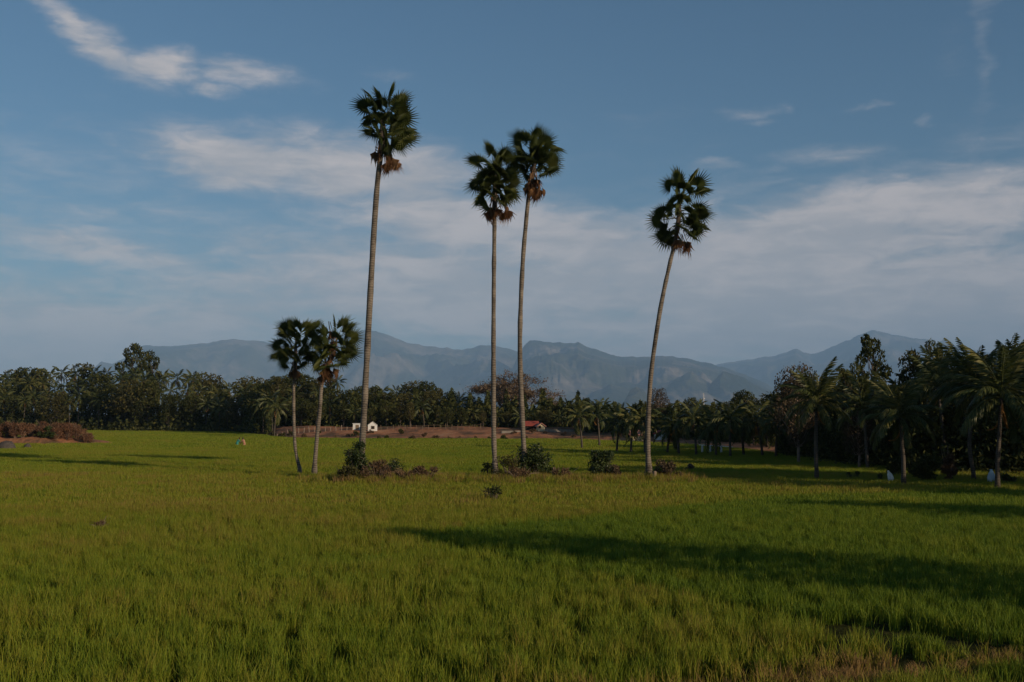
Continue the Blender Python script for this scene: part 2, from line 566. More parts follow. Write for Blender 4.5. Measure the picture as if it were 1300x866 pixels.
# ------------------------------------------------------------------ mountains
def mountain_material():
    mat, nt, out = nodes_of('hill_forest_and_rock')
    N, L = nt.nodes.new, nt.links.new
    g = N('ShaderNodeNewGeometry')
    n = N('ShaderNodeTexNoise'); n.inputs['Scale'].default_value = .00075; n.inputs['Detail'].default_value = 9; n.inputs['Roughness'].default_value = .62
    L(g.outputs['Position'], n.inputs['Vector'])
    r = ramp_node(nt, [(.38, (.030, .040, .020)), (.50, (.065, .066, .036)), (.58, (.17, .14, .105)), (.70, (.30, .25, .20))])
    L(n.outputs['Fac'], r.inputs[0])
    b = N('ShaderNodeBsdfPrincipled'); b.inputs['Roughness'].default_value = .95; b.inputs['Specular IOR Level'].default_value = .1
    L(r.outputs[0], b.inputs['Base Color'])
    n2 = N('ShaderNodeTexNoise'); n2.inputs['Scale'].default_value = .004; n2.inputs['Detail'].default_value = 8
    L(g.outputs['Position'], n2.inputs['Vector'])
    bp = N('ShaderNodeBump'); bp.inputs['Strength'].default_value = .7; bp.inputs['Distance'].default_value = 130
    L(n2.outputs['Fac'], bp.inputs['Height']); L(bp.outputs[0], b.inputs['Normal'])
    L(b.outputs[0], out.inputs['Surface'])
    return mat


M['hill'] = mountain_material()


def value_noise(x, y, seed):
    xi = np.floor(x).astype(np.int64); yi = np.floor(y).astype(np.int64)
    fx = x - xi; fy = y - yi
    fx = fx * fx * (3 - 2 * fx); fy = fy * fy * (3 - 2 * fy)

    def h(a, b):
        q = np.sin(a * 127.1 + b * 311.7 + seed * 74.7) * 43758.5453
        return q - np.floor(q)
    return (h(xi, yi) * (1 - fx) + h(xi + 1, yi) * fx) * (1 - fy) + (h(xi, yi + 1) * (1 - fx) + h(xi + 1, yi + 1) * fx) * fy


def fbm_early(x, y, seed, o=4):
    r_, a, t = 0, 1, 0
    for i in range(o):
        r_ = r_ + a * value_noise(x * 2 ** i, y * 2 ** i, seed + i); t += a; a *= .55
    return r_ / t


def ridged(x, y, seed, octs=5):
    s, a, tot = 0.0, 1.0, 0.0
    for o in range(octs):
        s = s + a * (1 - np.abs(2 * value_noise(x * 2 ** o, y * 2 ** o, seed + o) - 1))
        tot += a; a *= .55
    return s / tot


def mountain(name, label, profile, dist, w_front, w_back, seed, gully=1.0):
    """a range: its crest line, spurs and gullies falling to the plain on both sides"""
    P = np.array(profile, float)
    n, k = 520, 90
    px = np.linspace(P[0, 0], P[-1, 0], n)
    py = np.interp(px, P[:, 0], P[:, 1])
    py = py + (fbm_early(px / 9.0, px * 0 + seed, seed + 40, 3) - .5) * 3.2
    crest = np.maximum((HORIZON - py) / F * dist + CAM_Z, 0)
    t = np.concatenate([np.linspace(-1, 0, 60), np.linspace(0, 1, 31)[1:]])
    X = np.empty((n, len(t))); Y = np.empty_like(X); Z = np.empty_like(X)
    for j, tt in enumerate(t):
        y = dist + (tt * w_front if tt < 0 else tt * w_back)
        x = (px - 650) / F * y
        a = abs(tt)
        wp = px + (fbm_early(px / 60.0 + seed, np.full(n, tt * 7.0), seed) - .5) * 120 * a ** .7
        crest_j = np.interp(wp, px, crest)
        fall = (1 - a) ** 1.25
        nz = ridged(x / 2000.0 + 3 * seed, y / 3200.0, seed, 6) - .62
        sp = ridged(x / 5200.0 + seed, y / 8500.0, seed + 9, 3) - .6
        env = np.sin(min(a * 1.15, 1) * math.pi) ** .8
        h = crest_j * (fall + env * gully * (.75 * nz + .8 * sp))
        h = np.minimum(h, crest * min(y / dist, 1) * (1 - .35 * a)) if a > 0 else crest
        X[:, j], Y[:, j] = x, y
        Z[:, j] = np.maximum(h, -5) if a < 1 else -8
    V = np.stack([X, Y, Z], -1).reshape(-1, 3)
    kk = len(t)
    i = np.arange(n - 1)[:, None] * kk + np.arange(kk - 1)[None, :]
    f = np.stack([i, i + kk, i + kk + 1, i + 1], -1).reshape(-1, 4)
    me = new_mesh(name, V, f, M['hill'], True)
    return tag(mobj(name, me), label, kind='structure')


mountain('mountain', 'long blue ridge behind the short palms',
         [(-500, 480), (-200, 486), (60, 492), (110, 476), (128, 458), (140, 462), (160, 455), (180, 438), (215, 440), (250, 437), (290, 431), (325, 432), (345, 436), (400, 431), (440, 424),
          (461, 418.5), (475, 420), (492, 425), (514, 435), (545, 440), (585, 443.5), (598, 443), (609, 438), (640, 441), (660, 447), (700, 462), (760, 500), (800, 524)], 28700, 9000, 7500, 3)
mountain('mountain', 'flat topped rock massif behind the middle palms',
         [(600, 527), (632, 500), (650, 470), (659, 448), (666, 438), (673, 432.5), (690, 433), (712, 435), (727, 435.5), (734, 434), (744, 440), (765, 447), (788, 454), (806, 452.5), (830, 453),
          (850, 451.5), (874, 456), (902, 462), (930, 470), (965, 484), (1010, 505), (1060, 526)], 23700, 8200, 6500, 5)
mountain('mountain', 'pale far range rising to a peak at right',
         [(820, 520), (870, 478), (915, 462), (950, 456.5), (985, 452), (1003, 445), (1012, 443), (1020, 447), (1028, 450), (1045, 446), (1075, 433), (1095, 424), (1109, 419), (1122, 421.5),
          (1150, 427), (1175, 431), (1190, 436), (1199, 431), (1212, 439), (1250, 446), (1300, 450), (1400, 458), (1600, 470), (1900, 500)], 36200, 10500, 7500, 8)
mountain('mountain', 'dark low foothills in front of the far range',
         [(700, 527), (745, 503), (775, 488), (800, 494), (830, 492), (852, 484), (870, 474), (879, 471.5), (890, 480), (902, 487), (918, 472), (930, 475), (948, 482), (975, 497), (1020, 508), (1080, 526)], 17500, 3700, 3200, 13)
# a bald rock dome in front of them
mountain('rock_dome', 'small bare rock dome at the foot of the massif',
         [(785, 526), (793, 508), (800, 496), (808, 490.5), (816, 494), (823, 506), (832, 526)], 14000, 650, 650, 21, .15)

# ------------------------------------------------------------------ haze
def build_haze():
    hb = MB()
    hb.box((-52000, -2000, -30), (52000, 44500, 2880))
    mat, nt, out = nodes_of('haze')
    pv = nt.nodes.new('ShaderNodeVolumePrincipled')
    pv.inputs['Color'].default_value = (.43, .68, 1.0, 1)
    pv.inputs['Density'].default_value = 0.000042
    pv.inputs['Anisotropy'].default_value = -0.15
    nt.links.new(pv.outputs[0], out.inputs['Volume'])
    o = hb.build('haze', mat)
    tag(o, 'thin blue haze over the whole valley', kind='stuff')


build_haze()

# ------------------------------------------------------------------ palmyra palms
def fan_leaf(kind, seed):
    """one fan leaf: stalk along +X, pleated blade with free tips; +Z is its upper face"""
    r_ = random.Random(seed)
    b = MB()
    dead = kind == 'dead'
    pl = r_.uniform(1.0, 1.2) if not dead else r_.uniform(.45, .8)      # stalk
    w = .035
    sag = -.10 if not dead else -.05
    b.add([(0, -w, 0), (0, w, 0), (0, 0, .04), (pl, -w * .5, sag), (pl, w * .5, sag), (pl, 0, sag + .03)],
          [(0, 1, 4, 3), (1, 2, 5, 4), (2, 0, 3, 5)])
    n = 24 if not dead else 18
    span = R(270) if not dead else R(110)
    rad = r_.uniform(.92, 1.08) if not dead else r_.uniform(.75, 1.0)
    cup = r_.uniform(-.10, .16) if not dead else r_.uniform(.5, .9)
    droop = {'flat': .10, 'droop': .35, 'dead': .7}[kind]
    V, Fc = [(pl, 0, sag)], []
    for i in range(2 * n + 1):
        th = -span / 2 + span * i / (2 * n)
        edge = i % 2 == 0
        rr = rad * (.46 if edge else .52) * r_.uniform(.94, 1.06)
        z = (.05 if edge else -.035)
        V.append((pl + rr * math.cos(th), rr * math.sin(th) * (1 - .25 * abs(cup)), sag + z + cup * (rr * math.sin(th)) ** 2 - droop * (rr * max(math.cos(th), .2)) ** 2 * .6))
    m0 = len(V)
    for i in range(n):
        th = -span / 2 + span * (i + .5) / n + r_.uniform(-.05, .05)
        rr = rad * r_.uniform(.82, 1.08) * (1 - .18 * (abs(th) / (span / 2)) ** 2)
        if dead:
            rr *= r_.uniform(.7, 1.1)
        V.append((pl + rr * math.cos(th), rr * math.sin(th) * (1 - .25 * abs(cup)), sag + cup * (rr * math.sin(th)) ** 2 - droop * rr * rr * r_.uniform(.5, 1.1)))
        a, c, e = 1 + 2 * i, 2 + 2 * i, 3 + 2 * i
        Fc += [(0, a, c), (0, c, e), (a, m0 + i, c), (c, m0 + i, e)]
    b.add(V, Fc)
    return b.mesh('frond', M['fan_dead'] if dead else M['fan'])


FANS = [fan_leaf('flat', s) for s in range(4)] + [fan_leaf('droop', s) for s in range(4, 8)]
FANS_DEAD = [fan_leaf('dead', s) for s in range(20, 25)]


def orient(d, twist, up=Vector((0, 0, 1))):
    """rotation that lays +X along d with +Z as near to up as it can be"""
    x = d.normalized()
    y = up.cross(x)
    if y.length < 1e-3:
        y = Vector((0, 1, 0))
    y.normalize()
    z = x.cross(y)
    q = Matrix((x, y, z)).transposed().to_quaternion()
    from mathutils import Quaternion
    return q @ Quaternion((1, 0, 0), twist)


def trunk_path(pts, Y, n=18):
    """the stem's line through points of the photograph at depth Y, smoothed"""
    P = [at_y(px, py, Y) for px, py in pts]
    out = []
    k = len(P)
    for i in range(n + 1):
        u = i / n * (k - 1)
        j = min(int(u), k - 2); t = u - j
        p0, p1, p2, p3 = P[max(j - 1, 0)], P[j], P[j + 1], P[min(j + 2, k - 1)]
        out.append(.5 * ((2 * p1) + (p2 - p0) * t + (2 * p0 - 5 * p1 + 4 * p2 - p3) * t * t + (3 * p1 - p0 - 3 * p2 + p3) * t ** 3))
    return out


def palmyra(label, pts, r_base, r_top, head, fans, dead, size, seed, fill=14):
    """stem line, then every leaf at the place it has in the head; leaves turned towards or away from us as their length asks"""
    rd = random.Random(seed)
    base = at_z(*pts[0])
    Y = base.y
    path = trunk_path(pts, Y, 24)
    org = Vector((base.x, base.y, 0))
    root = empty('palmyra_palm', org)
    tag(root, label, 'palm', 'palmyra palms standing in the rice field')
    local = [p - org for p in path]
    local[0].z = -.15
    b = MB()
    n = len(local)
    radii = []
    for i in range(n):
        t = i / (n - 1)
        r_ = r_base * (1 - t) ** .8 + r_top * (1 - (1 - t) ** .8)
        r_ *= 1 + .06 * math.sin(i * 2.3 + seed) + rd.uniform(-.06, .06)
        r_ += r_base * .8 * math.exp(-t * 26)
        radii.append(r_)
    b.tube(local, radii, 14, wob=.03)
    b.build('trunk', M['palm_trunk'], root, smooth=True)
    top = local[-1]
    A, B = (at_y(*q, Y) - org for q in head)          # upper and lower end of the leafy head
    b = MB()
    b.tube([top, B.lerp(top, .5), B, A.lerp(B, .5), A], [r_top * .95, r_top * 1.2, r_top * 1.35, r_top * 1.1, r_top * .4], 9, wob=.2)
    for k in range(16):
        a = k * 2.4
        p0 = A.lerp(top, rd.uniform(.1, 1.0))
        b.tube([p0, p0 + Vector((math.cos(a), math.sin(a), rd.uniform(.2, .9))) * .36], [.05, .02], 4)
    b.build('crown_shaft', M['bark'], root)

    def put(name, me, hub, p0, length, sc, twist):
        d = hub - p0
        side = math.hypot(d.x, d.z)
        if side < length * .96:
            d.y += math.sqrt(length ** 2 - side ** 2) * rd.choice((-1, -1, 1))
        o = bpy.data.objects.new(name, me)
        o.rotation_mode = 'QUATERNION'
        o.rotation_quaternion = orient(d, twist)
        o.location = p0
        st = max(d.length / length, .6)
        o.scale = (sc * (.5 + .5 * st), sc, sc)
        link(o, root)

    for (fx, fy) in fans:
        hub = at_y(fx, fy, Y) - org
        t = max(0, min(1, (A.z - hub.z + .6) / max(A.z - B.z, .2) * .6))
        p0 = A.lerp(B, t)
        put('frond', FANS[rd.randrange(8)], p0 + (hub - p0) * .88, p0, 1.2 * size, size * rd.uniform(.88, 1.08), rd.choice((-1, 1)) * rd.uniform(.5, 1.45))
    for k in range(fill):
        az = k * 2.4 + rd.uniform(-.3, .3)
        el = R(rd.uniform(-30, 70))
        d = Vector((math.cos(az) * math.cos(el) * .8, math.sin(az) * math.cos(el), math.sin(el)))
        p0 = A.lerp(B, rd.random())
        put('frond', FANS[rd.randrange(8)], p0 + d.normalized() * 1.1 * size, p0, 1.1 * size, size * rd.uniform(.75, .95), rd.uniform(-1.4, 1.4))
    for (fx, fy) in dead:
        for q in range(3):
            hub = at_y(fx + rd.uniform(-3, 3), fy + rd.uniform(-2, 2), Y) - org
            p0 = Vector((hub.x * .55 + B.x * .45, rd.uniform(-.3, .1), hub.z + .62 * size))
            d = hub - p0 + Vector((0, -rd.uniform(0, .35), 0))
            o = bpy.data.objects.new('dead_frond', FANS_DEAD[rd.randrange(5)])
            o.rotation_mode = 'QUATERNION'
            o.rotation_quaternion = orient(d, rd.uniform(-1.2, 1.2))
            o.location = p0
            sc = size * rd.uniform(.8, 1.1)
            o.scale = (sc, sc, sc)
            link(o, root)
    return root


palmyra('tallest fan palm, leftmost of the four tall ones, shrub at its foot',
        [(457, 603), (461, 545), (466, 450), (472, 340), (478, 245), (483, 200)], .20, .150, [(487, 147), (485, 175)],
        [(460, 130), (461, 146), (484, 121), (496, 122), (509, 124), (474, 125), (519, 148), (522, 164), (514, 178), (508, 137), (479, 158), (497, 150), (477, 184), (466, 138), (502, 142), (498, 182), (488, 133), (480, 174), (506, 170), (490, 166), (500, 192)],
        [(496, 198), (492, 206), (478, 192), (500, 203), (494, 202)], 1.10, 3)
palmyra('straight left palm of the close middle pair, with a drooping shaggy head',
        [(630, 604), (627, 560), (626.5, 450), (627, 350), (628, 270)], .155, .118, [(629, 215), (628, 250)],
        [(604, 202), (625, 193), (636, 195), (646, 194), (618, 227), (629, 220), (640, 222), (651, 217), (655, 243), (658, 230), (609, 253), (620, 259), (631, 254), (640, 250), (625, 240), (648, 252)],
        [(640, 264), (634, 266), (624, 264)], 1.0, 8)
palmyra('taller right palm of the close middle pair, brown dead leaves under its head',
        [(668, 603), (664, 550), (660, 440), (663, 345), (668, 280), (671.5, 247)], .155, .118, [(680, 196), (676, 222)],
        [(659, 175), (669, 170), (681, 169), (692, 175), (701, 183), (685, 183), (673, 186), (662, 193), (706, 200), (709, 210), (698, 220), (673, 203), (688, 199), (668, 214), (690, 208)],
        [(673, 228), (681, 232), (686, 240), (677, 240), (670, 236)], 1.0, 14, 11)
palmyra('tall fan palm leaning to the right, standing alone right of the others',
        [(824, 602), (822.5, 555), (826, 480), (837, 400), (848, 345), (855.5, 314)], .158, .115, [(864, 252), (860, 292)],
        [(848, 229), (861, 228), (874, 229), (886, 234), (894, 239), (868, 240), (855, 240), (850, 253), (834, 268), (832, 280), (847, 297), (850, 303), (871, 297), (873, 304), (895, 265), (892, 284), (890, 293), (899, 271), (878, 274), (861, 273), (881, 287)],
        [(870, 309), (862, 306)], 1.0, 23, 9)
palmyra('short fan palm with a bent pale stem, left one of the two short palms',
        [(381, 597), (375, 570), (373, 530), (373, 490), (374.5, 472)], .105, .10, [(376, 430), (375, 462)],
        [(354, 421), (349, 437), (347, 450), (362, 414), (371, 411), (381, 410), (390, 412), (398, 413), (367, 423), (381, 420), (393, 420), (398, 429), (362, 440), (359, 453), (377, 438), (389, 438), (393, 449), (372, 451), (383, 453), (378, 463), (368, 462)],
        [(377, 470), (371, 470)], .86, 31, 12)
palmyra('short fan palm with a shaggy straw coloured head, right one of the two short palms',
        [(399, 598), (402, 560), (406, 520), (408, 492), (411, 478)], .135, .11, [(427, 432), (414, 470)],
        [(436, 408), (446, 411), (429, 412), (440, 418), (450, 427), (435, 427), (445, 438), (449, 447), (442, 453), (438, 461), (430, 443), (427, 452), (413, 435), (409, 445), (411, 456), (403, 464), (418, 426)],
        [(422, 421), (421, 434), (424, 448), (414, 466), (419, 470), (425, 468), (410, 474)], .88, 44, 10)

# ------------------------------------------------------------------ coconut palms
def frond_shape(b, length, arch, drop, seed, n=24, leaf=.55, mi=0, M4=None, side=.55, wide=1.4):
    """feather leaf along +X, bending down; leaflets hang from the rib"""
    rd = random.Random(seed)
    T = M4 or Matrix.Identity(4)
    pts, tans = [], []
    ang = arch
    p = Vector((0, 0, 0))
    st = length / n
    for i in range(n + 1):
        pts.append(p.copy())
        t = Vector((math.cos(ang), 0, math.sin(ang)))
        tans.append(t)
        p = p + t * st
        ang -= drop / n * (1 + 1.2 * i / n)
    V, Fc = [], []
    for i in range(0, n + 1, 3):
        w = .045 * (1 - i / n) * length / 3 + .006
        V += [pts[i] + Vector((0, w, 0)), pts[i] - Vector((0, w, 0)), pts[i] - Vector((0, 0, w * 1.2))]
    k = len(V) // 3
    for i in range(k - 1):
        for j in range(3):
            Fc.append((i * 3 + j, i * 3 + (j + 1) % 3, i * 3 + 3 + (j + 1) % 3, i * 3 + 3 + j))
    for i in range(3, n + 1):
        u = i / n
        ll = leaf * length / 3 * (math.sin(math.pi * min(.12 + u * .86, 1)) ** .6) * 1.25
        for s in (-1, 1):
            a = pts[i]
            t = tans[i]
            dirv = (t * rd.uniform(.5, .75) + Vector((0, s * side * rd.uniform(.8, 1.2), 0)) + Vector((0, 0, -rd.uniform(.25, .75)))).normalized()
            mid = a + dirv * ll * .5
            tip = a + dirv * ll + Vector((0, 0, -ll * rd.uniform(.15, .4)))
            w = t * (.030 * length / 3 * 1.7 * wide)
            q = len(V)
            V += [a, mid - w, tip, mid + w]
            Fc += [(q, q + 1, q + 2, q + 3)]
    b.add([T @ Vector(v) for v in V], Fc, mi)


def coco_frond_mesh(kind, seed):
    b = MB()
    rd = random.Random(seed)
    if kind == 'dead':
        frond_shape(b, rd.uniform(2.3, 2.8), R(-20), R(70), seed, leaf=.42, side=.25)
    elif kind == 'up':
        frond_shape(b, rd.uniform(2.6, 3.0), 0, R(26), seed)
    else:
        frond_shape(b, rd.uniform(2.8, 3.2), 0, R(58), seed)
    return b.mesh('frond', M['coco_dead'] if kind == 'dead' else M['coco'])


CF_UP = [coco_frond_mesh('up', s) for s in range(3)]
CF_OUT = [coco_frond_mesh('out', s) for s in range(10, 14)]
CF_DEAD = [coco_frond_mesh('dead', s) for s in range(30, 32)]


def coconut_near(label, pts, Y, n, size, seed, n_dead=2, group='coconut palms at the edge of the right grove', r0=.115):
    rd = random.Random(seed)
    base = at_y(*pts[0], Y)
    zb = gz(base.x, base.y)
    org = Vector((base.x, base.y, zb))
    root = empty('coconut_palm', org)
    tag(root, label, 'palm', group)
    local = [p - org for p in trunk_path(pts, Y, 10)]
    local[0].z = -.15
    b = MB()
    b.tube(local, [r0 * (1.5 if i == 0 else 1.12 - .035 * i) for i in range(len(local))], 9, wob=.06)
    b.build('trunk', M['coco_trunk'], root, smooth=True)
    top = local[-1]
    for i in range(n):
        u = (i + .5) / n
        az = i * 2.39996 + rd.uniform(-.3, .3)
        el = R(86) - R(98) * u + R(rd.uniform(-9, 9))
        d = Vector((math.cos(az) * math.cos(el), math.sin(az) * math.cos(el), math.sin(el)))
        o = bpy.data.objects.new('frond', rd.choice(CF_UP if u < .35 else CF_OUT))
        o.rotation_mode = 'QUATERNION'
        o.rotation_quaternion = orient(d, rd.uniform(-.35, .35))
        o.location = top + Vector((0, 0, .25 * (1 - u)))
        sc = size * rd.uniform(.85, 1.1)
        o.scale = (sc, sc, sc)
        link(o, root)
    for i in range(n_dead):
        az = rd.uniform(-2.4, .3)
        d = Vector((math.cos(az), math.sin(az), -1.2))
        o = bpy.data.objects.new('dead_frond', rd.choice(CF_DEAD))
        o.rotation_mode = 'QUATERNION'
        o.rotation_quaternion = orient(d, rd.uniform(-.3, .3))
        o.location = top - Vector((0, 0, .1))
        sc = size * rd.uniform(.6, .8)
        o.scale = (sc, sc, sc)
        link(o, root)
    b = MB()
    for k in range(7):
        a = rd.uniform(0, 6.28)
        c = top + Vector((math.cos(a) * .22, math.sin(a) * .22, -.12 - rd.uniform(0, .25)))
        b.tube([c + Vector((0, 0, q)) for q in (-.13, -.08, 0, .08, .12)], [.02, .09, .12, .09, .03], 6)
    b.build('coconut_bunch', M['bush'], root)
    return root


ZG = 66.0
coconut_near('coconut palm with a clear dark stem and spreading head, leftmost of the right grove', [(1037, 604), (1036, 575), (1036, 545), (1037, 513)], at_z(1037, 604).y, 26, .86, 51, 4)
coconut_near('low coconut palm with hanging leaves beside the white bundle', [(1147, 609), (1147, 585), (1145, 560), (1143, 530)], at_z(1147, 609).y, 26, .92, 52, 3)
coconut_near('tall coconut palm rising above the grove, its pale stem hidden by leaves', [(1237, 606), (1231, 570), (1233, 530), (1237, 492)], at_z(1237, 606).y + 1, 28, 1.10, 53, 4)
coconut_near('coconut palm near the right edge behind the pale blue bundle', [(1266, 614), (1267, 580), (1269, 545), (1271, 505)], at_z(1266, 614).y, 26, 1.15, 54, 3)
coconut_near('coconut palm half cut off by the right edge of the grove', [(1312, 608), (1310, 570), (1307, 530), (1303, 498)], at_z(1312, 608).y + 2, 26, 1.1, 55, 2)
coconut_near('coconut palm standing deeper in the grove between the tall broadleaf trees', [(1200, 600), (1198, 560), (1194, 520), (1190, 492)], 76, 18, 1.05, 56, 1)
coconut_near('coconut palm in the shade behind the low palm with the white bundle', [(1102, 600), (1100, 570), (1098, 545), (1095, 520)], 78, 18, 1.0, 57, 2)

# small palms of the wood: the head is one part
def coco_crown(seed, n=16, length=3.0, n_dead=2):
    rd = random.Random(seed)
    b = MB()
    for i in range(n + n_dead):
        dead = i >= n
        u = (i + .5) / n
        az = i * 2.39996 + rd.uniform(-.3, .3)
        el = R(82) - R(115) * min(u, 1) + R(rd.uniform(-8, 8))
        if dead: el = R(-55)
        d = Vector((math.cos(az) * math.cos(el), math.sin(az) * math.cos(el), math.sin(el)))
        q = orient(d, rd.uniform(-.35, .35))
        frond_shape(b, length * rd.uniform(.8, 1.1) * (.6 if dead else 1), 0, R(40 + 45 * min(u, 1)), seed * 50 + i, n=12, leaf=.62, mi=1 if dead else 0, wide=3.4,
                    M4=Matrix.Translation((0, 0, .2 * (1 - min(u, 1)))) @ q.to_matrix().to_4x4())
    return b.mesh('crown', [M['coco'], M['coco_dead']])


CROWNS = [coco_crown(s) for s in range(5)]


def palm_trunk_mesh(seed, h=6.0):
    rd = random.Random(seed)
    b = MB()
    bx, by = rd.uniform(-.5, .5), rd.uniform(-.4, .4)
    P = [(bx * (t ** 1.7), by * (t ** 1.7), h * t - .2 * (t == 0)) for t in np.linspace(0, 1, 7)]
    b.tube(P, [.17, .125, .115, .11, .105, .10, .09], 7, wob=.05)
    return b.mesh('trunk', M['coco_trunk'], True), Vector(P[-1])


TRUNKS = [palm_trunk_mesh(s) for s in range(5)]


def coconut_far(x, y, h, size, label, group, rz, k):
    root = empty('coconut_palm', (x, y, gz(x, y)), rz)
    tag(root, label, 'palm', group)
    me, tip = TRUNKS[k % 5]
    s = (h - .4) / 6.0
    o = mobj('trunk', me, root); o.scale = (1, 1, s)
    c = mobj('crown', CROWNS[(k * 3 + k // 5) % 5], root, (tip.x, tip.y, tip.z * s))
    c.scale = (size, size, size)
    c.rotation_euler = (0, 0, k * 1.7)
    return root


# ------------------------------------------------------------------ broadleaf trees and shrubs
def leaves(centres, L, W, nr, out=None, flat=0.0):
    """diamond leaves at these places, tilted every way"""
    n = len(centres)
    a = nr.normal(size=(n, 3))
    if out is not None:
        a = a * .8 + out
    a[:, 2] *= (1 - flat)
    a /= np.linalg.norm(a, axis=1)[:, None] + 1e-9
    r = nr.normal(size=(n, 3))
    b = np.cross(a, r); b /= np.linalg.norm(b, axis=1)[:, None] + 1e-9
    l = (L * nr.uniform(.6, 1.3, n))[:, None] * .5
    w = (W * nr.uniform(.6, 1.3, n))[:, None] * .5
    nrm = np.cross(a, b) * w * .5
    v = np.stack([centres - a * l, centres + b * w + nrm, centres + a * l, centres - b * w + nrm], 1).reshape(-1, 3)
    f = np.arange(4 * n).reshape(n, 4)
    return v, f


def lobe_points(lobes, per, nr, shell=.55):
    P, O = [], []
    for (c, r) in lobes:
        d = nr.normal(size=(per, 3)); d /= np.linalg.norm(d, axis=1)[:, None]
        q = (shell + (1 - shell) * nr.random(per)) ** .7
        q *= nr.uniform(.75, 1.08, per)
        P.append(np.array(c) + d * np.array(r) * q[:, None]); O.append(d)
    return np.concatenate(P), np.concatenate(O)


def tree_meshes(seed, h, spread, n_lobes, per, L, mat, trunk_h=.3, bark='bark', shape='round', thin=1.0):
    """crown and trunk of one broadleaf tree about h tall: limbs end in uneven clumps of leaves"""
    nr = np.random.default_rng(seed)
    lobes = []
    for i in range(n_lobes):
        t = (i + .5) / n_lobes
        z = h * (trunk_h + (1 - trunk_h) * (t * .9 + .04))
        if shape == 'round':
            env = math.sin(math.pi * min(.12 + t * .80, 1)) ** .7
        elif shape == 'umbrella':
            env = .25 + .75 * t if t < .8 else .8
        else:
            env = 1.0 - .75 * t
        az = i * 2.39996 + nr.uniform(-.5, .5)
        rr = spread * env * nr.uniform(.35, .85)
        s = spread * nr.uniform(.26, .44) * thin
        lobes.append(((rr * math.cos(az), rr * math.sin(az), z), (s, s, s * nr.uniform(.6, .85))))
    P, O = lobe_points(lobes, per, nr)
    v, f = leaves(P, L, L * .55, nr, O * .5)
    crown = new_mesh('crown', v, f, M[mat])
    b = MB()
    fork = Vector((nr.uniform(-.2, .2), nr.uniform(-.2, .2), h * trunk_h * .8))
    r0 = .018 * h + .06
    b.tube([(0, 0, -.3), fork * .5, fork], [r0 * 1.3, r0, r0 * .85], 7)
    top = Vector((nr.uniform(-.3, .3), nr.uniform(-.3, .3), h * .82))
    b.tube([fork, (fork + top) / 2 + Vector((.2, -.1, 0)), top], [r0 * .8, r0 * .5, r0 * .15], 6)
    for (c, r) in lobes:
        c = Vector(c)
        s0 = fork.lerp(top, max(0, min(.9, (c.z - fork.z) / max(top.z - fork.z, .1) - .35)))
        mid = s0.lerp(c, .5) + Vector((0, 0, -.05 * h))
        b.tube([s0, mid, c], [r0 * .38, r0 * .25, r0 * .06], 5)
    trunk = b.mesh('trunk', M[bark], True)
    return crown, trunk


TREES = {}
for nm, args in {
    'round_a': (101, 10, 4.2, 30, 95, .50, 'broad'), 'round_b': (102, 10, 3.6, 26, 95, .48, 'broad'), 'round_c': (103, 10, 4.8, 34, 85, .52, 'broad_olive'),
    'tall_a': (104, 10, 2.6, 24, 90, .42, 'broad', .28), 'tall_b': (105, 10, 2.9, 22, 90, .44, 'broad_olive', .3),
    'brown_a': (106, 10, 4.6, 34, 130, .34, 'broad_brown', .25, 'twig'), 'brown_b': (107, 10, 4.0, 30, 130, .34, 'broad_brown', .25, 'twig'),
    'shade': (110, 10, 3.8, 26, 80, .5, 'broad'), 'clump_a': (108, 10, 2.9, 17, 170, .36, 'broad', .35, 'bark', 'round', .95), 'clump_b': (109, 10, 2.6, 15, 170, .36, 'broad', .40, 'bark', 'umbrella', .95),
}.items():
    TREES[nm] = tree_meshes(*args)


def broad_tree(x, y, h, w, kind, label, group=None, rz=0.0, cat='tree', name='broadleaf_tree'):
    root = empty(name, (x, y, gz(x, y)), rz)
    tag(root, label, cat, group)
    crown, trunk = TREES[kind]
    for nm, me in (('trunk', trunk), ('crown', crown)):
        o = mobj(nm, me, root)
        o.scale = (w * h / 10, w * h / 10, h / 10)
    return root


def shrub_meshes(seed, h, w, n_lobes, per, L, mat, stems=9, twiggy=False, squash=.8):
    nr = np.random.default_rng(seed)
    lobes = []
    for i in range(n_lobes):
        az = i * 2.4 + nr.uniform(-.4, .4)
        t = nr.random() ** .7
        z = h * ((.08 if twiggy else .22) + (.66 if twiggy else .62) * t)
        rr = w * .5 * (1 - .5 * t) * nr.uniform(.2, .85)
        s = min(h, w) * nr.uniform(.16, .28)
        lobes.append(((rr * math.cos(az), rr * math.sin(az), z), (s, s, s * squash)))
    P, O = lobe_points(lobes, per, nr, .3)
    P[:, 2] = np.maximum(P[:, 2], .03)
    v, f = leaves(P, L, L * (.16 if twiggy else .5), nr, O * .6 + (np.array([0, 0, .6]) if twiggy else 0))
    crown = new_mesh('foliage', v, f, M[mat])
    b = MB()
    for (c, r) in lobes:
        c = Vector(c)
        s0 = Vector((c.x * .15, c.y * .15, -.1))
        b.tube([s0, s0.lerp(c, .55) + Vector((0, 0, .08 * h)), c + Vector((0, 0, r[2] * .6))], [.028, .02, .006], 4)
    for i in range(stems):
        az = nr.uniform(0, 6.28); e = w * .5 * nr.uniform(.5, 1.05)
        b.tube([(0, 0, -.1), (math.cos(az) * e * .5, math.sin(az) * e * .5, h * .55), (math.cos(az) * e, math.sin(az) * e, h * nr.uniform(.5, 1.05))], [.02, .013, .004], 4)
    stem = b.mesh('stem', M['twig' if twiggy else 'bark'])
    return crown, stem


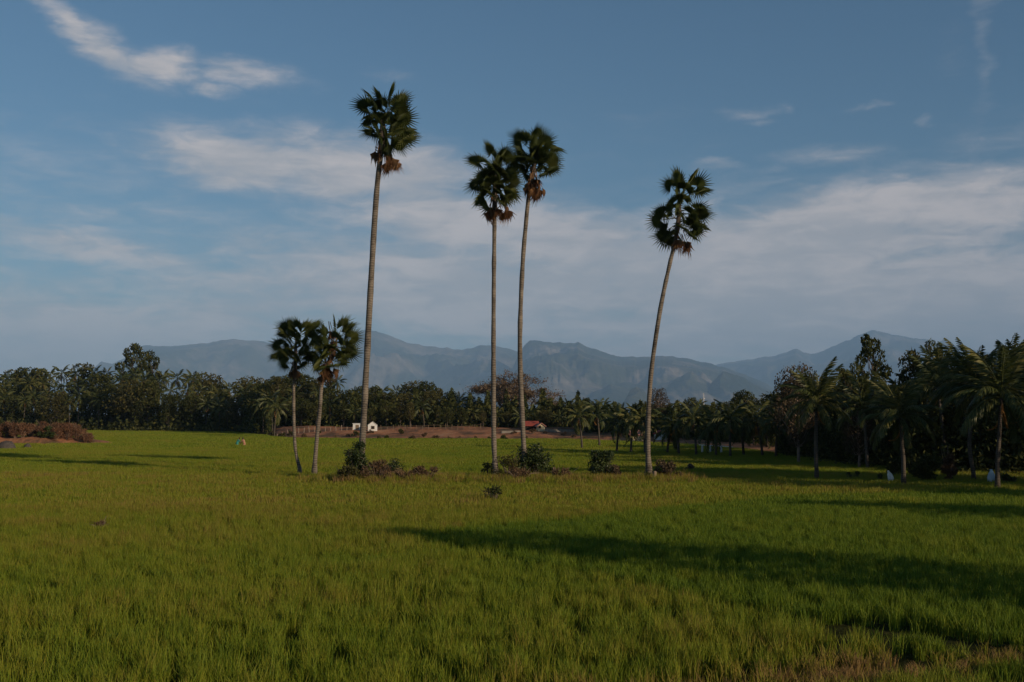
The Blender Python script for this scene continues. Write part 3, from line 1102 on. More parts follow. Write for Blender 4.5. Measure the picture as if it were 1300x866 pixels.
def shrub(label, px, py, h, w, mat, seed, per=90, lobes=14, L=.16, twiggy=False, name='shrub', cat='shrub', group=None, z=RICE, depth=0.0, stems=9):
    p = at_z(px, py, z)
    root = empty(name, (p.x, p.y + depth, gz(p.x, p.y + depth)), random.uniform(0, 6))
    tag(root, label, cat, group)
    c, s = shrub_meshes(seed, h, w, lobes, per, L, mat, stems, twiggy)
    mobj('foliage', c, root); mobj('stem', s, root)
    return root

# ------------------------------------------------------------------ the wood behind the field
TOPS = [(-120, 470), (0, 472), (20, 466), (40, 464), (70, 461), (95, 459), (110, 464), (135, 460), (150, 447), (165, 437), (185, 441), (200, 455), (208, 468), (222, 468), (240, 474), (255, 471),
        (275, 487), (300, 480), (330, 480), (350, 482), (370, 470), (395, 482), (420, 474), (435, 478), (450, 492), (475, 492), (500, 486), (530, 484), (555, 489), (575, 498), (595, 500), (605, 505),
        (690, 506), (715, 508), (735, 507), (755, 506), (780, 511), (800, 511), (830, 512), (850, 512), (880, 506), (900, 514), (925, 508), (945, 500), (965, 507), (990, 500), (1010, 480), (1040, 475),
        (1060, 478), (1085, 470), (1110, 468), (1140, 470), (1170, 462), (1200, 455), (1240, 452), (1300, 446), (1500, 446)]
TX = [a for a, b in TOPS]; TY = [b for a, b in TOPS]


def height_for(px, py, x, y):
    return at_y(px, py, y).z - gz(x, y)


LEFT_G = 'trees of the dense wood behind the left field'
MID_G = 'trees of the wood behind the earth bank'
RIGHT_G = 'trees of the wood behind the white rails'
GROVE_G = 'trees of the shaded grove at right'


PLACES = [(130, 'the left mound'), (215, 'the field left of the workers'), (345, 'the two farm workers'), (440, 'the short palms'), (600, 'the gabled shed'), (735, 'the red roofed house'),
          (830, 'the round bush'), (930, 'the white rails'), (1000, 'the grove edge')]


def tree_label(kind, px, row):
    where = next((w for p, w in PLACES if px < p), None)
    size = ('tall ', '', 'low ')[row]
    what = {'palm': 'coconut palm', 'round_c': 'olive broadleaf tree', 'tall_b': 'narrow olive tree', 'tall_a': 'narrow dark tree',
            'brown_b': 'withered brownish tree', 'brown_a': 'withered brownish tree'}.get(kind, 'dark broadleaf tree')
    if where is None:
        return size + what + ' deep in the shaded grove at right'
    return size + what + ' in the wood behind ' + where


def wood():
    rd = random.Random(77)
    k = 0
    # left wood: palms among broad crowns, two rows
    for row, (dz, frac, step) in enumerate(((34, 1.0, 13), (16, .86, 15), (3, .60, 14))):
        px = -50.0
        while px < 345:
            px += step * rd.uniform(.7, 1.3)
            ez = float(edge_z(px))
            y = ez + dz + rd.uniform(-5, 5)
            top = np.interp(px, TX, TY) + rd.uniform(-2, 5)
            foot = HORIZON + 14
            top = foot - (foot - top) * frac * (rd.uniform(.8, 1.04) if row else 1)
            x = (px - 650) / F * y
            h = height_for(px, top, x, y)
            k += 1
            if 140 < px < 205 and row == 0:
                continue
            if rd.random() < (.72 if row < 2 else .55):
                coconut_far(x, y, h * .86, rd.uniform(1.0, 1.35), tree_label('palm', px, row), LEFT_G, rd.uniform(0, 6), k)
            else:
                kind = rd.choice(['round_a', 'round_b', 'tall_a', 'round_c', 'tall_b', 'round_b', 'round_a'])
                lb = tree_label(kind, px, row)
                broad_tree(x, y, h, rd.uniform(.85, 1.2), kind, lb, LEFT_G, rd.uniform(0, 6))
    # the tall one that stands above the left wood
    y = 308; x = (168 - 650) / F * y
    broad_tree(x, y, height_for(168, 435, x, y), .78, 'clump_a', 'tallest clumpy broadleaf tree rising above the left wood', None, 1.0)
    y = 312; x = (193 - 650) / F * y
    broad_tree(x, y, height_for(193, 446, x, y), .66, 'clump_b', 'narrow broadleaf tree beside the tallest tree of the left wood', None, 2.1)
    # middle wood behind the bank
    for row, (dz, frac, step) in enumerate(((62, 1.0, 14), (48, .85, 15), (38, .6, 16))):
        px = 345.0
        while px < 735:
            px += step * rd.uniform(.7, 1.3)
            y = float(edge_z(px)) + dz + rd.uniform(-4, 4)
            top = np.interp(px, TX, TY) + rd.uniform(-2, 4)
            foot = 545
            top = foot - (foot - top) * frac * (rd.uniform(.8, 1.05) if row else 1)
            x = (px - 650) / F * y
            if 600 < px < 690 and row < 1:
                continue
            h = height_for(px, top, x, y)
            k += 1
            if rd.random() < (.3 if px < 600 else .55):
                coconut_far(x, y, h * .85, rd.uniform(.75, 1.0), tree_label('palm', px, row), MID_G, rd.uniform(0, 6), k)
            else:
                if 340 < px < 375 and row == 1:
                    kind = 'brown_b'
                else:
                    kind = rd.choice(['round_a', 'round_b', 'round_c', 'tall_a', 'round_c', 'tall_b'])
                broad_tree(x, y, h, rd.uniform(.85, 1.15), kind, tree_label(kind, px, row), MID_G, rd.uniform(0, 6))
    # right of the middle: many small coconut palms before a dark wood
    for row, (dz, frac, step) in enumerate(((52, 1.0, 13), (34, .9, 14), (22, .7, 15))):
        px = 730.0
        while px < 1000:
            px += step * rd.uniform(.7, 1.3)
            y = float(edge_z(px)) + dz + rd.uniform(-4, 4)
            top = np.interp(px, TX, TY) + rd.uniform(-2, 4)
            foot = 558
            top = foot - (foot - top) * frac * (rd.uniform(.85, 1.05) if row else 1)
            x = (px - 650) / F * y
            h = height_for(px, top, x, y)
            k += 1
            if rd.random() < .5:
                coconut_far(x, y, h * .82, rd.uniform(.62, .8), tree_label('palm', px, row), RIGHT_G, rd.uniform(0, 6), k)
            else:
                kind = rd.choice(['round_a', 'round_b', 'tall_a', 'tall_a'])
                broad_tree(x, y, h, rd.uniform(.85, 1.15), kind, tree_label(kind, px, row), RIGHT_G, rd.uniform(0, 6))
    y = 172; x = (945 - 650) / F * y
    broad_tree(x, y, height_for(945, 496, x, y), 1.0, 'round_b', 'dome shaped dark tree rising over the wood behind the white rails', None, 1.0)
    y = 178; x = (836 - 650) / F * y
    broad_tree(x, y, height_for(836, 494, x, y), .62, 'brown_a', 'thin greyish brown tree behind the leaning fan palm', None, 2.0)
    # palms standing free at the field's far right edge, clear stems
    for i, (px, py, ty, lb) in enumerate((
            (739, 567, 508, 'small coconut palm in front of the wood, first right of the red roofed house'),
            (761, 564, 509, 'small coconut palm between the round bush and the wood'),
            (783, 571, 512, 'small coconut palm whose stem shows beside the round bush'),
            (801, 572, 514, 'small coconut palm with a short dark stem left of the leaning fan palm'),
            (819, 573, 515, 'small coconut palm just behind the leaning fan palm'),
            (847, 573, 522, 'short leafy coconut palm right of the leaning fan palm'),
            (862, 574, 516, 'small thin coconut palm left of the white rails'),
            (884, 575, 512, 'small coconut palm before the white rails'),
            (909, 576, 516, 'small leaning coconut palm between two white rail posts'),
            (927, 577, 506, 'coconut palm with a straight pale stem and orange dead leaf'),
            (944, 575, 512, 'coconut palm right of the straight pale stem'),
            (968, 576, 508, 'coconut palm with a thin pale stem at the grove edge'),
            (985, 577, 512, 'coconut palm where the dark grove begins'))):
        p = at_z(px, py)
        h = at_y(px, ty, p.y).z
        coconut_far(p.x, p.y, h * (.72, .78, .68)[i % 3], .78 + .07 * (i % 3), lb, 'small coconut palms before the wood', rd.uniform(0, 6), i)
    # the shaded grove at right
    for row, (dz, frac, step) in enumerate(((20, 1.0, 22), (9, .86, 20), (2, .62, 19))):
        px = 985.0
        while px < 1325:
            px += step * rd.uniform(.75, 1.25)
            y = max(float(edge_z(px)), 74) + dz + rd.uniform(-2, 2)
            top = np.interp(px, TX, TY) + rd.uniform(-2, 8)
            foot = 585
            top = foot - (foot - top) * frac * (rd.uniform(.85, 1.05) if row else 1)
            x = (px - 650) / F * y
            h = height_for(px, top, x, y)
            k += 1
            if rd.random() < .4 and row < 2:
                coconut_far(x, y, h * .72, rd.uniform(.85, 1.05), tree_label('palm', px, row), GROVE_G, rd.uniform(0, 6), k)
            else:
                kind = rd.choice(['round_a', 'round_b', 'round_c', 'tall_a'])
                broad_tree(x, y, h, rd.uniform(.9, 1.25), kind, tree_label(kind, px, row), GROVE_G, rd.uniform(0, 6))
    for px, py, y, w, kind, lb in (
            (1106, 423, 92, .55, 'clump_a', 'tall clumpy tree topping the grove in front of the right peak'),
            (1078, 462, 90, .62, 'clump_b', 'lower clumpy tree left of the tallest grove tree'),
            (1158, 444, 98, .62, 'tall_b', 'thin crowned tree between the two clumpy trees of the grove'),
            (1189, 433, 95, .55, 'clump_b', 'clumpy tree just left of the tall coconut palm head'),
            (1012, 466, 88, .62, 'brown_a', 'brownish thin tree behind the leftmost grove palm'),
            (1088, 492, 80, .75, 'brown_b', 'reddish brown withered tree in the middle of the grove'),
            (1296, 441, 96, .62, 'round_a', 'dark broadleaf tree at the right end of the grove')):
        x = (px - 650) / F * y
        broad_tree(x, y, height_for(px, py, x, y), w, kind, lb, None, rd.uniform(0, 6))
    # trees further right, outside the picture: their shade falls across the field and the grove
    for x, y, h, w, kind, lb in (
            (20.4, 17.0, 9.6, .85, 'shade', 'tall roadside tree right of the picture whose shadow crosses the near rice'),
            (30.5, 34.0, 7.2, 1.0, 'round_a', 'broad tree right of the picture shading the rice by the grove'),
            (36, 45, 9.5, .85, 'round_c', 'broad olive tree right of the grove near the field'),
            (36.5, 56, 12, .85, 'round_a', 'tall dark tree right of the grove'),
            (43, 66, 13, .9, 'round_b', 'tall dark tree right of the grove beyond the palms'),
            (45, 52, 13, .85, 'tall_a', 'tall narrow tree right of the grove'),
            (40, 50, 12, 1.0, 'round_b', 'broad dark tree between the trees right of the grove'),
            (54, 79, 11, 1.0, 'round_a', 'large dark tree furthest right of the grove')):
        broad_tree(x, y, h, w, kind, lb, None, rd.uniform(0, 6))


wood()


# the big leafless tree behind the middle palms
def bare_tree(px, top, y, spread, label):
    nr = random.Random(5)
    x = (px - 650) / F * y
    h = height_for(px, top, x, y)
    root = empty('bare_tree', (x, y, gz(x, y)))
    tag(root, label, 'tree')
    limb, twig = MB(), MB()

    def grow(p, d, ln, r, depth):
        n = 3
        pts = [p]
        for i in range(n):
            d = (d + Vector((nr.uniform(-.22, .22), nr.uniform(-.22, .22), nr.uniform(-.05, .16)))).normalized()
            pts.append(pts[-1] + d * ln / n)
        (limb if depth < 3 else twig).tube(pts, [max(r * (1 - .18 * i), .012) for i in range(n + 1)], 5 if depth < 3 else 3, cap=False)
        if depth >= 6:
            return
        for k in range(3 if depth < 5 else 4):
            az = nr.uniform(0, 6.28)
            t = d.cross(Vector((math.cos(az), math.sin(az), .2))).normalized()
            q = (d * .75 + t * nr.uniform(.45, .95) + Vector((0, 0, .05))).normalized()
            grow(pts[-1] if k else pts[-2], q, ln * nr.uniform(.62, .80), r * .62, depth + 1)

    grow(Vector((0, 0, -.2)), Vector((.05, 0, 1)), 1.0, .09, 0)
    pts = np.array(twig.v)
    hi = pts[pts[:, 2] > np.percentile(pts[:, 2], 30)]
    mid = hi[:, :2].mean(0)
    sz = (h + .2) / (np.percentile(pts[:, 2], 99.5) + .2)
    sx = spread / np.percentile(np.abs(pts[:, :2] - mid), 96)
    root.location.x -= mid[0] * sx
    for mb, nm in ((limb, 'trunk'), (twig, 'twigs')):
        me = mb.mesh(nm, M['twig'])
        o = mobj(nm, me, root)
        o.scale = (sx, sx, sz)
    pts = np.concatenate([pts[::2] + rng.normal(scale=.06, size=pts[::2].shape), pts[::3] + rng.normal(scale=.12, size=pts[::3].shape)])
    v, f = leaves(pts[pts[:, 2] > .8] * np.array([sx, sx, sz]), .42, .14, rng)
    me = new_mesh('withered_leaves', v, f, M['bare_leaf'])
    mobj('withered_leaves', me, root)


bare_tree(643, 470, 228, 9.5, 'large leafless brown tree with a wide twiggy crown behind the middle palms')


# undergrowth that closes the foot of the wood: one tangled mass
def undergrowth():
    nr = np.random.default_rng(9)
    P = []
    for (pa, pb, off, hh, n, gap) in ((-130, 345, 14, 9.0, 30000, 0), (-130, 330, 0, 3.6, 12000, 0), (345, 735, 44, 6.5, 24000, 0), (730, 1000, 27, 4.6, 24000, 0), (985, 1420, 3, 5.6, 70000, 0)):
        px = nr.uniform(pa, pb, n)
        lump = .75 + .35 * np.sin(px * .21 + 1) * np.sin(px * .057) + .2 * np.sin(px * .55)
        z = nr.random(n) ** 1.1 * hh * np.clip(lump, .3, 1.2)
        y = edge_z(px) + off + nr.normal(scale=3.0, size=n) + z * .6
        x = (px - 650) / F * y
        P.append(np.stack([x, y, z + ground_h(x, y)], 1))
    P = np.concatenate(P)
    L = np.where(P[:, 1] > 150, .9, .34)
    v, f = leaves(P, L, L * .55, nr)
    me = new_mesh('undergrowth', v, f, M['broad'])
    tag(mobj('undergrowth', me), 'dark tangled undergrowth at the foot of the wood', 'undergrowth', kind='stuff')


undergrowth()

# ------------------------------------------------------------------ shrubs in the field
shrub('tall leafy green shrub at the foot of the tallest fan palm', 453, 604, 2.70, 2.10, 'bush', 201, 130, 18, .17)
shrub('small green shrub standing in the dry brush right of the tallest palm', 497, 603, 1.55, 1.54, 'bush', 202, 80, 9, .14, depth=.6)
shrub('low dry brown brush between the green shrub and the small one', 479, 606, 1.72, 2.60, 'dry', 203, 110, 12, .30, True, 'dry_brush', 'brush')
shrub('grey green weeds in front of the tall leafy shrub', 442, 607, 1.33, 1.56, 'broad_olive', 204, 90, 10, .16)
shrub('low reddish brush lying furthest right of the tallest palm', 540, 605, 1.23, 2.64, 'dry', 205, 100, 10, .28, True, 'dry_brush', 'brush')
shrub('thin reddish brush between the small green shrub and the low brush', 513, 606, 1.20, 1.69, 'dry', 206, 80, 8, .26, True, 'dry_brush', 'brush')
shrub('dense dark green bush at the foot of the middle pair of palms', 677, 603, 2.41, 2.64, 'bush', 207, 150, 20, .19)
shrub('open twiggy shrub between the two middle palms', 646, 604, 1.76, 2.28, 'broad_olive', 208, 60, 12, .16, stems=16)
shrub('sparse shrub left of the straight middle palm', 621, 603, 1.49, 1.21, 'broad_olive', 209, 45, 8, .15, stems=12)
shrub('dry brush under the dense bush of the middle palms', 660, 606, 1.28, 2.64, 'dry', 210, 90, 10, .26, True, 'dry_brush', 'brush')
shrub('low dry brush right of the dense bush', 712, 604, 1.10, 2.21, 'dry', 211, 80, 8, .24, True, 'dry_brush', 'brush')
shrub('round dark bush standing alone between the tall palms', 763, 603, 2.13, 2.04, 'bush', 212, 150, 18, .17)
shrub('low brownish weeds at the right foot of the round bush', 781, 604, 1.23, 1.17, 'broad_brown', 213, 70, 7, .16)
shrub('brown withered bush right of the leaning palm', 846, 604, 1.49, 2.08, 'broad_brown', 214, 100, 12, .17)
shrub('green weeds at the left foot of the leaning palm', 816, 605, 0.98, 0.91, 'bush', 215, 50, 5, .14)
shrub('small dark clump lying in the grass beyond the withered bush', 875, 593, .75, 1.0, 'bark', 216, 60, 6, .16)
shrub('dark weed poking out of the rice in front of the middle palms', 625, 628, .95, 1.4, 'broad', 217, 26, 10, .15, stems=14)
shrub('small brownish weed in the rice at left', 125, 661, .62, .9, 'dry', 218, 40, 6, .16, True)
for i, (px, py, lb) in enumerate(((1078, 603, 'small dark tuft in the grass, left one of two by the grove'), (1088, 602, 'small dark tuft in the grass, right one of two by the grove'),
                                   (1117, 604, 'small dark tuft beside the white bundle'))):
    shrub(lb, px, py, .75, .5, 'broad', 230 + i, 30, 5, .14)
shrub('tall rusty brown dry shrub in the shade of the grove', 1215, 606, 2.2, 1.0, 'dry', 240, 160, 14, .3, True, depth=1)
shrub('dark rounded bush beside the rusty shrub in the grove', 1189, 607, 1.9, 2.2, 'broad', 241, 140, 16, .2, depth=1.5)
shrub('dark bush at the foot of the right grove behind the low palm', 1162, 602, 1.4, 1.4, 'broad', 242, 100, 12, .18, depth=3)
shrub('low pale green weeds right of the pale blue bundle', 1280, 607, .8, 1.6, 'bush', 243, 60, 9, .16)

def bank_scrub():
    rd = random.Random(61)
    kinds = [shrub_meshes(500 + q, 1.0, 1.9, 9, 60, .34, 'dry' if q < 3 else 'broad_olive', 6, q < 3) for q in range(4)]
    px = 105.0
    while px < 745:
        px += rd.uniform(9, 19) if px > 330 else rd.uniform(16, 30)
        t = rd.choice((.3, 1.0, 3.0, 9.0, 15.0))
        y = float(edge_z(px)) + t
        x = (px - 650) / F * y
        q = rd.randrange(4)
        root = empty('dry_scrub' if q < 3 else 'shrub', (x, y, gz(x, y) - .05), rd.uniform(0, 6), rd.uniform(.55, 1.1))
        place = 'by the left wood' if px < 345 else 'below the pale posts' if px < 445 else 'below the gabled shed' if px < 500 else 'left of the red roof' if px < 655 else 'by the red roofed house'
        tag(root, ('dry reddish scrub' if q < 3 else 'olive scrub') + ' on the earth bank ' + place, 'scrub', 'scrub along the earth bank')
        mobj('foliage', kinds[q][0], root); mobj('stem', kinds[q][1], root)


bank_scrub()

# left: low mound with dry scrub
def mound():
    c = at_z(52, 566, 0)
    n, k = 40, 14
    V = []
    for i in range(n):
        u = -1 + 2 * i / (n - 1)
        for j in range(k):
            w = -1 + 2 * j / (k - 1)
            r_ = math.hypot(u, w)
            z = 1.35 * max(0, 1 - r_ ** 2.2) ** .8 * (1 + .18 * math.sin(u * 9) + .12 * math.sin(w * 7 + u * 5))
            V.append((c.x - 3 + u * 11.5, c.y + 5 + w * 5.5, z - .05))
    i = np.arange(n - 1)[:, None] * k + np.arange(k - 1)[None, :]
    f = np.stack([i, i + k, i + k + 1, i + 1], -1).reshape(-1, 4)
    me = new_mesh('earth_mound', np.array(V), f, M['earth'], True)
    tag(mobj('earth_mound', me), 'low mound of reddish earth at the left edge of the field', kind='structure')
    nr = random.Random(4)
    lbs = ['dry reddish scrub on the left earth mound']
    for q in range(30):
        px = -40 + q * 5.3 + nr.uniform(-3, 3)
        green = q in (4, 20)
        p = at_z(px, 560 - nr.uniform(0, 6), 0)
        yy = c.y + nr.uniform(2.0, 7.5)
        xx = (px - 650) / F * yy
        u, w = (xx - c.x + 3) / 11.5, (yy - c.y - 5) / 5.5
        zz = 1.35 * max(0, 1 - math.hypot(u, w) ** 2.2) ** .8
        root = empty('dry_scrub' if not green else 'shrub', (xx, yy, max(zz - .2, 0)), nr.uniform(0, 6))
        if green:
            tag(root, 'green shrub among the dry scrub at the %s of the left mound' % ('far left' if q == 4 else 'middle'), 'shrub')
        else:
            tag(root, lbs[0], 'scrub', 'dry scrub covering the left mound')
        a, b_ = shrub_meshes(300 + q, nr.uniform(1.7, 2.6) * (.6 if px > 100 else 1), nr.uniform(2.2, 3.2), 15, 85, .36, 'bush' if green else 'scrub', 8, not green)
        mobj('foliage', a, root); mobj('stem', b_, root)
    b = MB()
    p = at_z(8, 568)
    rd = random.Random(3)
    V, Fc = [], []
    for i in range(7):
        for j in range(10):
            th = math.pi * i / 6; ph = 2 * math.pi * j / 10
            q = 1 + rd.uniform(-.15, .15)
            V.append((math.sin(th) * math.cos(ph) * 1.0 * q, math.sin(th) * math.sin(ph) * .8 * q, math.cos(th) * .85 * q))
    for i in range(6):
        for j in range(10):
            Fc.append((i * 10 + j, (i + 1) * 10 + j, (i + 1) * 10 + (j + 1) % 10, i * 10 + (j + 1) % 10))
    b.add(V, Fc)
    o = b.build('boulder', M['stone'], None, (p.x, p.y, .35), True)
    tag(o, 'dark boulder at the left end of the earth mound', 'boulder')
    p = at_z(35, 566)
    o2 = mobj('boulder', o.data); o2.location = (p.x, p.y, .3); o2.scale = (.4, .4, .55)
    tag(o2, 'small dark boulder in front of the earth mound', 'boulder')


mound()

# ------------------------------------------------------------------ buildings on the bank
def gable_house(name, label, cx, cy, w, d, wall_h, roof_h, wall, roof, rz=0.0, front_windows=(), door=None, over=.25, roof_t=.12, group=None):
    z = gz(cx, cy)
    root = empty(name, (cx, cy, z), rz)
    tag(root, label, 'house', group)
    b = MB()
    x0, x1, y0, y1 = -w / 2, w / 2, -d / 2, d / 2
    b.add([(x0, y0, -.5), (x1, y0, -.5), (x1, y0, wall_h), (0, y0, wall_h + roof_h), (x0, y0, wall_h),
           (x0, y1, -.5), (x1, y1, -.5), (x1, y1, wall_h), (0, y1, wall_h + roof_h), (x0, y1, wall_h)],
          [(0, 1, 2, 3, 4), (6, 5, 9, 8, 7), (1, 6, 7, 2), (5, 0, 4, 9)])
    b.build('wall', wall, root)
    b = MB()
    sl = roof_h / (w / 2)
    for s in (-1, 1):
        xo = s * (w / 2 + over)
        zo = wall_h - over * sl + .004
        zr = wall_h + roof_h + .004
        ys = (y0 - over, y1 + over)
        V = [(0, ys[0], zr), (xo, ys[0], zo), (xo, ys[1], zo), (0, ys[1], zr), (0, ys[0], zr + roof_t), (xo, ys[0], zo + roof_t), (xo, ys[1], zo + roof_t), (0, ys[1], zr + roof_t)]
        b.add(V, [(0, 1, 2, 3), (7, 6, 5, 4), (0, 4, 5, 1), (1, 5, 6, 2), (2, 6, 7, 3)])
    b.build('roof', roof, root)
    for (wx, wz, ww, wh) in front_windows:
        b = MB(); b.box((wx - ww / 2, y0 - .03, wz), (wx + ww / 2, y0 + .06, wz + wh))
        o = b.build('window', M['dark'], root)
        b = MB()
        for (a0, a1, c0, c1) in ((-ww / 2 - .07, -ww / 2, -.07, wh + .07), (ww / 2, ww / 2 + .07, -.07, wh + .07), (-ww / 2, ww / 2, -.07, 0), (-ww / 2, ww / 2, wh, wh + .07)):
            b.box((wx + a0, y0 - .06, wz + c0), (wx + a1, y0 + .03, wz + c1))
        b.build('frame', M['wood'], o)
    if door:
        b = MB(); b.box((door[0] - .38, y0 - .035, -.1), (door[0] + .38, y0 + .05, 1.8))
        b.build('door', M['wood'], root)
    return root


y = 200.0
p = at_y(473, 549, y)
gable_house('shed', 'tiny white gabled shed with a dark window on the earth bank', p.x, y, 1.65, 1.9, 1.0, .6, M['white'], M['white'], .12, [(0.05, .35, .5, .45)], over=.08, roof_t=.05)
p = at_y(454.5, 549, y + 3)
root = empty('shed', (p.x, y + 3, gz(p.x, y + 3)))
tag(root, 'low white flat roofed hut beside the gabled shed, partly behind the palm', 'house')
b = MB(); b.box((-.8, -1, -.5), (.8, 1, 1.0)); b.build('wall', M['white'], root)
b = MB(); b.box((-.88, -1.1, 1.004), (.88, 1.1, 1.08)); b.build('roof', M['white'], root)
b = MB(); b.box((-.3, -1.04, -.05), (.3, -.95, .8)); b.build('door', M['wood'], root)

y = 198.0
p = at_y(681, 551, y)
gable_house('house', 'small house with a bright red roof behind the middle palms', p.x - 1.2, y + 2, 3.4, 2.6, .75, .65, M['dark'], M['redroof'], R(90) + .1, [], over=.35)
p = at_y(686, 551, y)
gable_house('house', 'small cream fronted annex with a pinkish roof beside the red roofed house', p.x, y - .6, 1.25, 1.9, .8, .45, M['cream'], M['pinkroof'], .15, [(-.3, .45, .35, .4)], door=None, over=.25)
# pale broken slab and log lying left of them
p = at_y(651, 551, 194)
root = empty('stone_slab', (p.x, 194, gz(p.x, 194) - .02))
tag(root, 'long pale stone slab on the earth bank left of the red roof', 'slab')
b = MB(); b.box((-2.0, -.5, -.2), (2.0, .5, .28)); b.build('slab_body', M['bark_pale'], root).rotation_euler = (0, 0, .1)
p = at_y(716, 551, 196)
root = empty('boundary_wall', (p.x, 196, gz(p.x, 196)))
tag(root, 'low grey boundary wall right of the red roofed house', 'wall')
b = MB(); b.box((-3.4, -.12, -.4), (3.4, .12, .45)); b.build('wall_body', M['bark_pale'], root)
b = MB(); b.box((-3.48, -.17, .454), (3.48, .17, .52)); b.build('coping', M['stone'], root)
p = at_y(812, 560, 168)
gable_house('house', 'low house with a faded pink roof seen left of the leaning palm', p.x, 168, 3.0, 2.6, .9, .6, M['cream'], M['pinkroof'], R(80), [], over=.3)
p = at_y(838, 560, 166)
gable_house('hut', 'tiny whitish hut among the palms right of the leaning palm', p.x, 166, 1.4, 1.4, .9, .4, M['white'], M['redroof'], .2, [], over=.15)


def fence(name, label, pa, pb, y0, y1, n, ph, mat, rails, pw=.1, seed=1):
    A = at_y(pa, 548, y0); B = at_y(pb, 548, y1)
    A.z = gz(A.x, A.y); B.z = gz(B.x, B.y)
    root = empty(name, A)
    tag(root, label, 'fence')
    rd = random.Random(seed)
    me = None
    tops = []
    for i in range(n):
        t = i / (n - 1)
        x = A.x + (B.x - A.x) * t; yy = A.y + (B.y - A.y) * t
        z = gz(x, yy) - A.z
        if me is None:
            b = MB(); b.tube([(0, 0, -.4), (0, 0, ph * .9), (0, 0, ph)], [pw, pw * .95, pw * .6], 6)
            me = b.mesh('post', mat)
        o = mobj('post', me, root, (x - A.x, yy - A.y, z))
        o.scale = (1, 1, rd.uniform(.65, 1.2)); o.rotation_euler = (rd.uniform(-.12, .12), rd.uniform(-.12, .12), 0)
        tops.append(Vector((x - A.x, yy - A.y, z)))
    for hgt in rails:
        for i in range(n - 1):
            b = MB(); b.tube([tops[i] + Vector((0, -pw, hgt)), tops[i + 1] + Vector((0, -pw, hgt))], [pw * .35, pw * .35], 4)
            b.build('rail', mat, root)


fence('post_fence', 'row of pale stone fence posts on the bank behind the short palms', 352, 447, 203, 201, 15, .9, M['post'], [], .10)
fence('post_fence', 'row of thin weathered posts on the bank right of the gabled shed', 484, 610, 201, 205, 18, .85, M['wood'], [.65], .045, 2)
# white rails by the grove
A = at_z(890, 569); B = at_z(926, 570)
root = empty('rail_fence', (A.x, A.y, 0))
tag(root, 'short white rail fence with three posts before the right wood', 'fence')
for q, px in enumerate((891.5, 901.5, 915.5)):
    p = at_z(px, 572)
    b = MB(); b.tube([(0, 0, -.2), (0, 0, .95), (0, 0, 1.02)], [.11, .105, .07], 6)
    o = b.build('post', M['white'], root, (p.x - A.x, p.y - A.y, 0))
b = MB(); b.tube([(-.2, -.0, .86), (p.x - A.x + 1.2, p.y - A.y, .86)], [.035, .035], 5); b.build('rail', M['white'], root)

# thin mast over the wood
y = 220.0
p = at_y(894, 560, y)
root = empty('mast', (p.x, y, 0))
tag(root, 'thin white radio mast rising over the wood', 'mast')
zt = at_y(894, 499, y).z
b = MB(); b.tube([(0, 0, 0), (0, 0, zt * .6), (0, 0, zt)], [.16, .12, .05], 6); b.build('pole', M['steel'], root)
b = MB(); b.tube([(0, 0, zt * .86), (0, 0, zt * .88)], [.25, .25], 8); b.build('antenna', M['steel'], root)

# ------------------------------------------------------------------ small things in the field
def post(label, px, py, h, r_, mat, name='stump'):
    p = at_z(px, py)
    b = MB()
    b.tube([(0, 0, -.2), (.02, 0, h * .5), (.05, .02, h * .95), (.05, .02, h)], [r_ * 1.25, r_, r_ * .9, r_ * .6], 8, wob=.1)
    tag(b.build(name, mat, None, (p.x, p.y, 0)), label, 'stump')


post('short weathered stump standing right of the dense bush', 702, 603, .95, .13, M['wood'])
post('pale straw coloured stump at the right foot of the leaning palm', 830, 606, .85, .12, M['wood'])


def bundle(label, px, py, h, w, mat, lean, seed):
    """a stuffed cloth bundle standing in the grass, drawn together at its neck"""
    p = at_z(px, py)
    rd = random.Random(seed)
    b = MB()
    P, Rr = [], []
    for t, q in ((0, .55), (.12, .9), (.3, 1.0), (.48, 1.0), (.64, .86), (.78, .66), (.88, .42), (.94, .28), (1, .34)):
        P.append((lean * t * t, .05 * math.sin(t * 5), h * t)); Rr.append(w * .5 * q)
    b.tube(P, Rr, 12, wob=.14)
    root = empty('cloth_bundle', (p.x, p.y, 0), rd.uniform(0, 6) * 0)
    tag(root, label, 'bundle')
    b.build('sack', mat, root, smooth=True)
    b = MB(); b.tube([Vector(P[6]) + Vector((0, 0, -.02)), Vector(P[6]) + Vector((0, 0, .02))], [w * .5 * .32] * 2, 8); b.build('tie', M['wood'], root)


bundle('white cloth bundle in the grass left of the low palm', 1132, 606, .88, .34, M['cloth_white'], -.22, 1)
bundle('pale blue cloth bundle beside the rightmost palm stem', 1259, 606, .95, .46, M['cloth_blue'], -.05, 2)


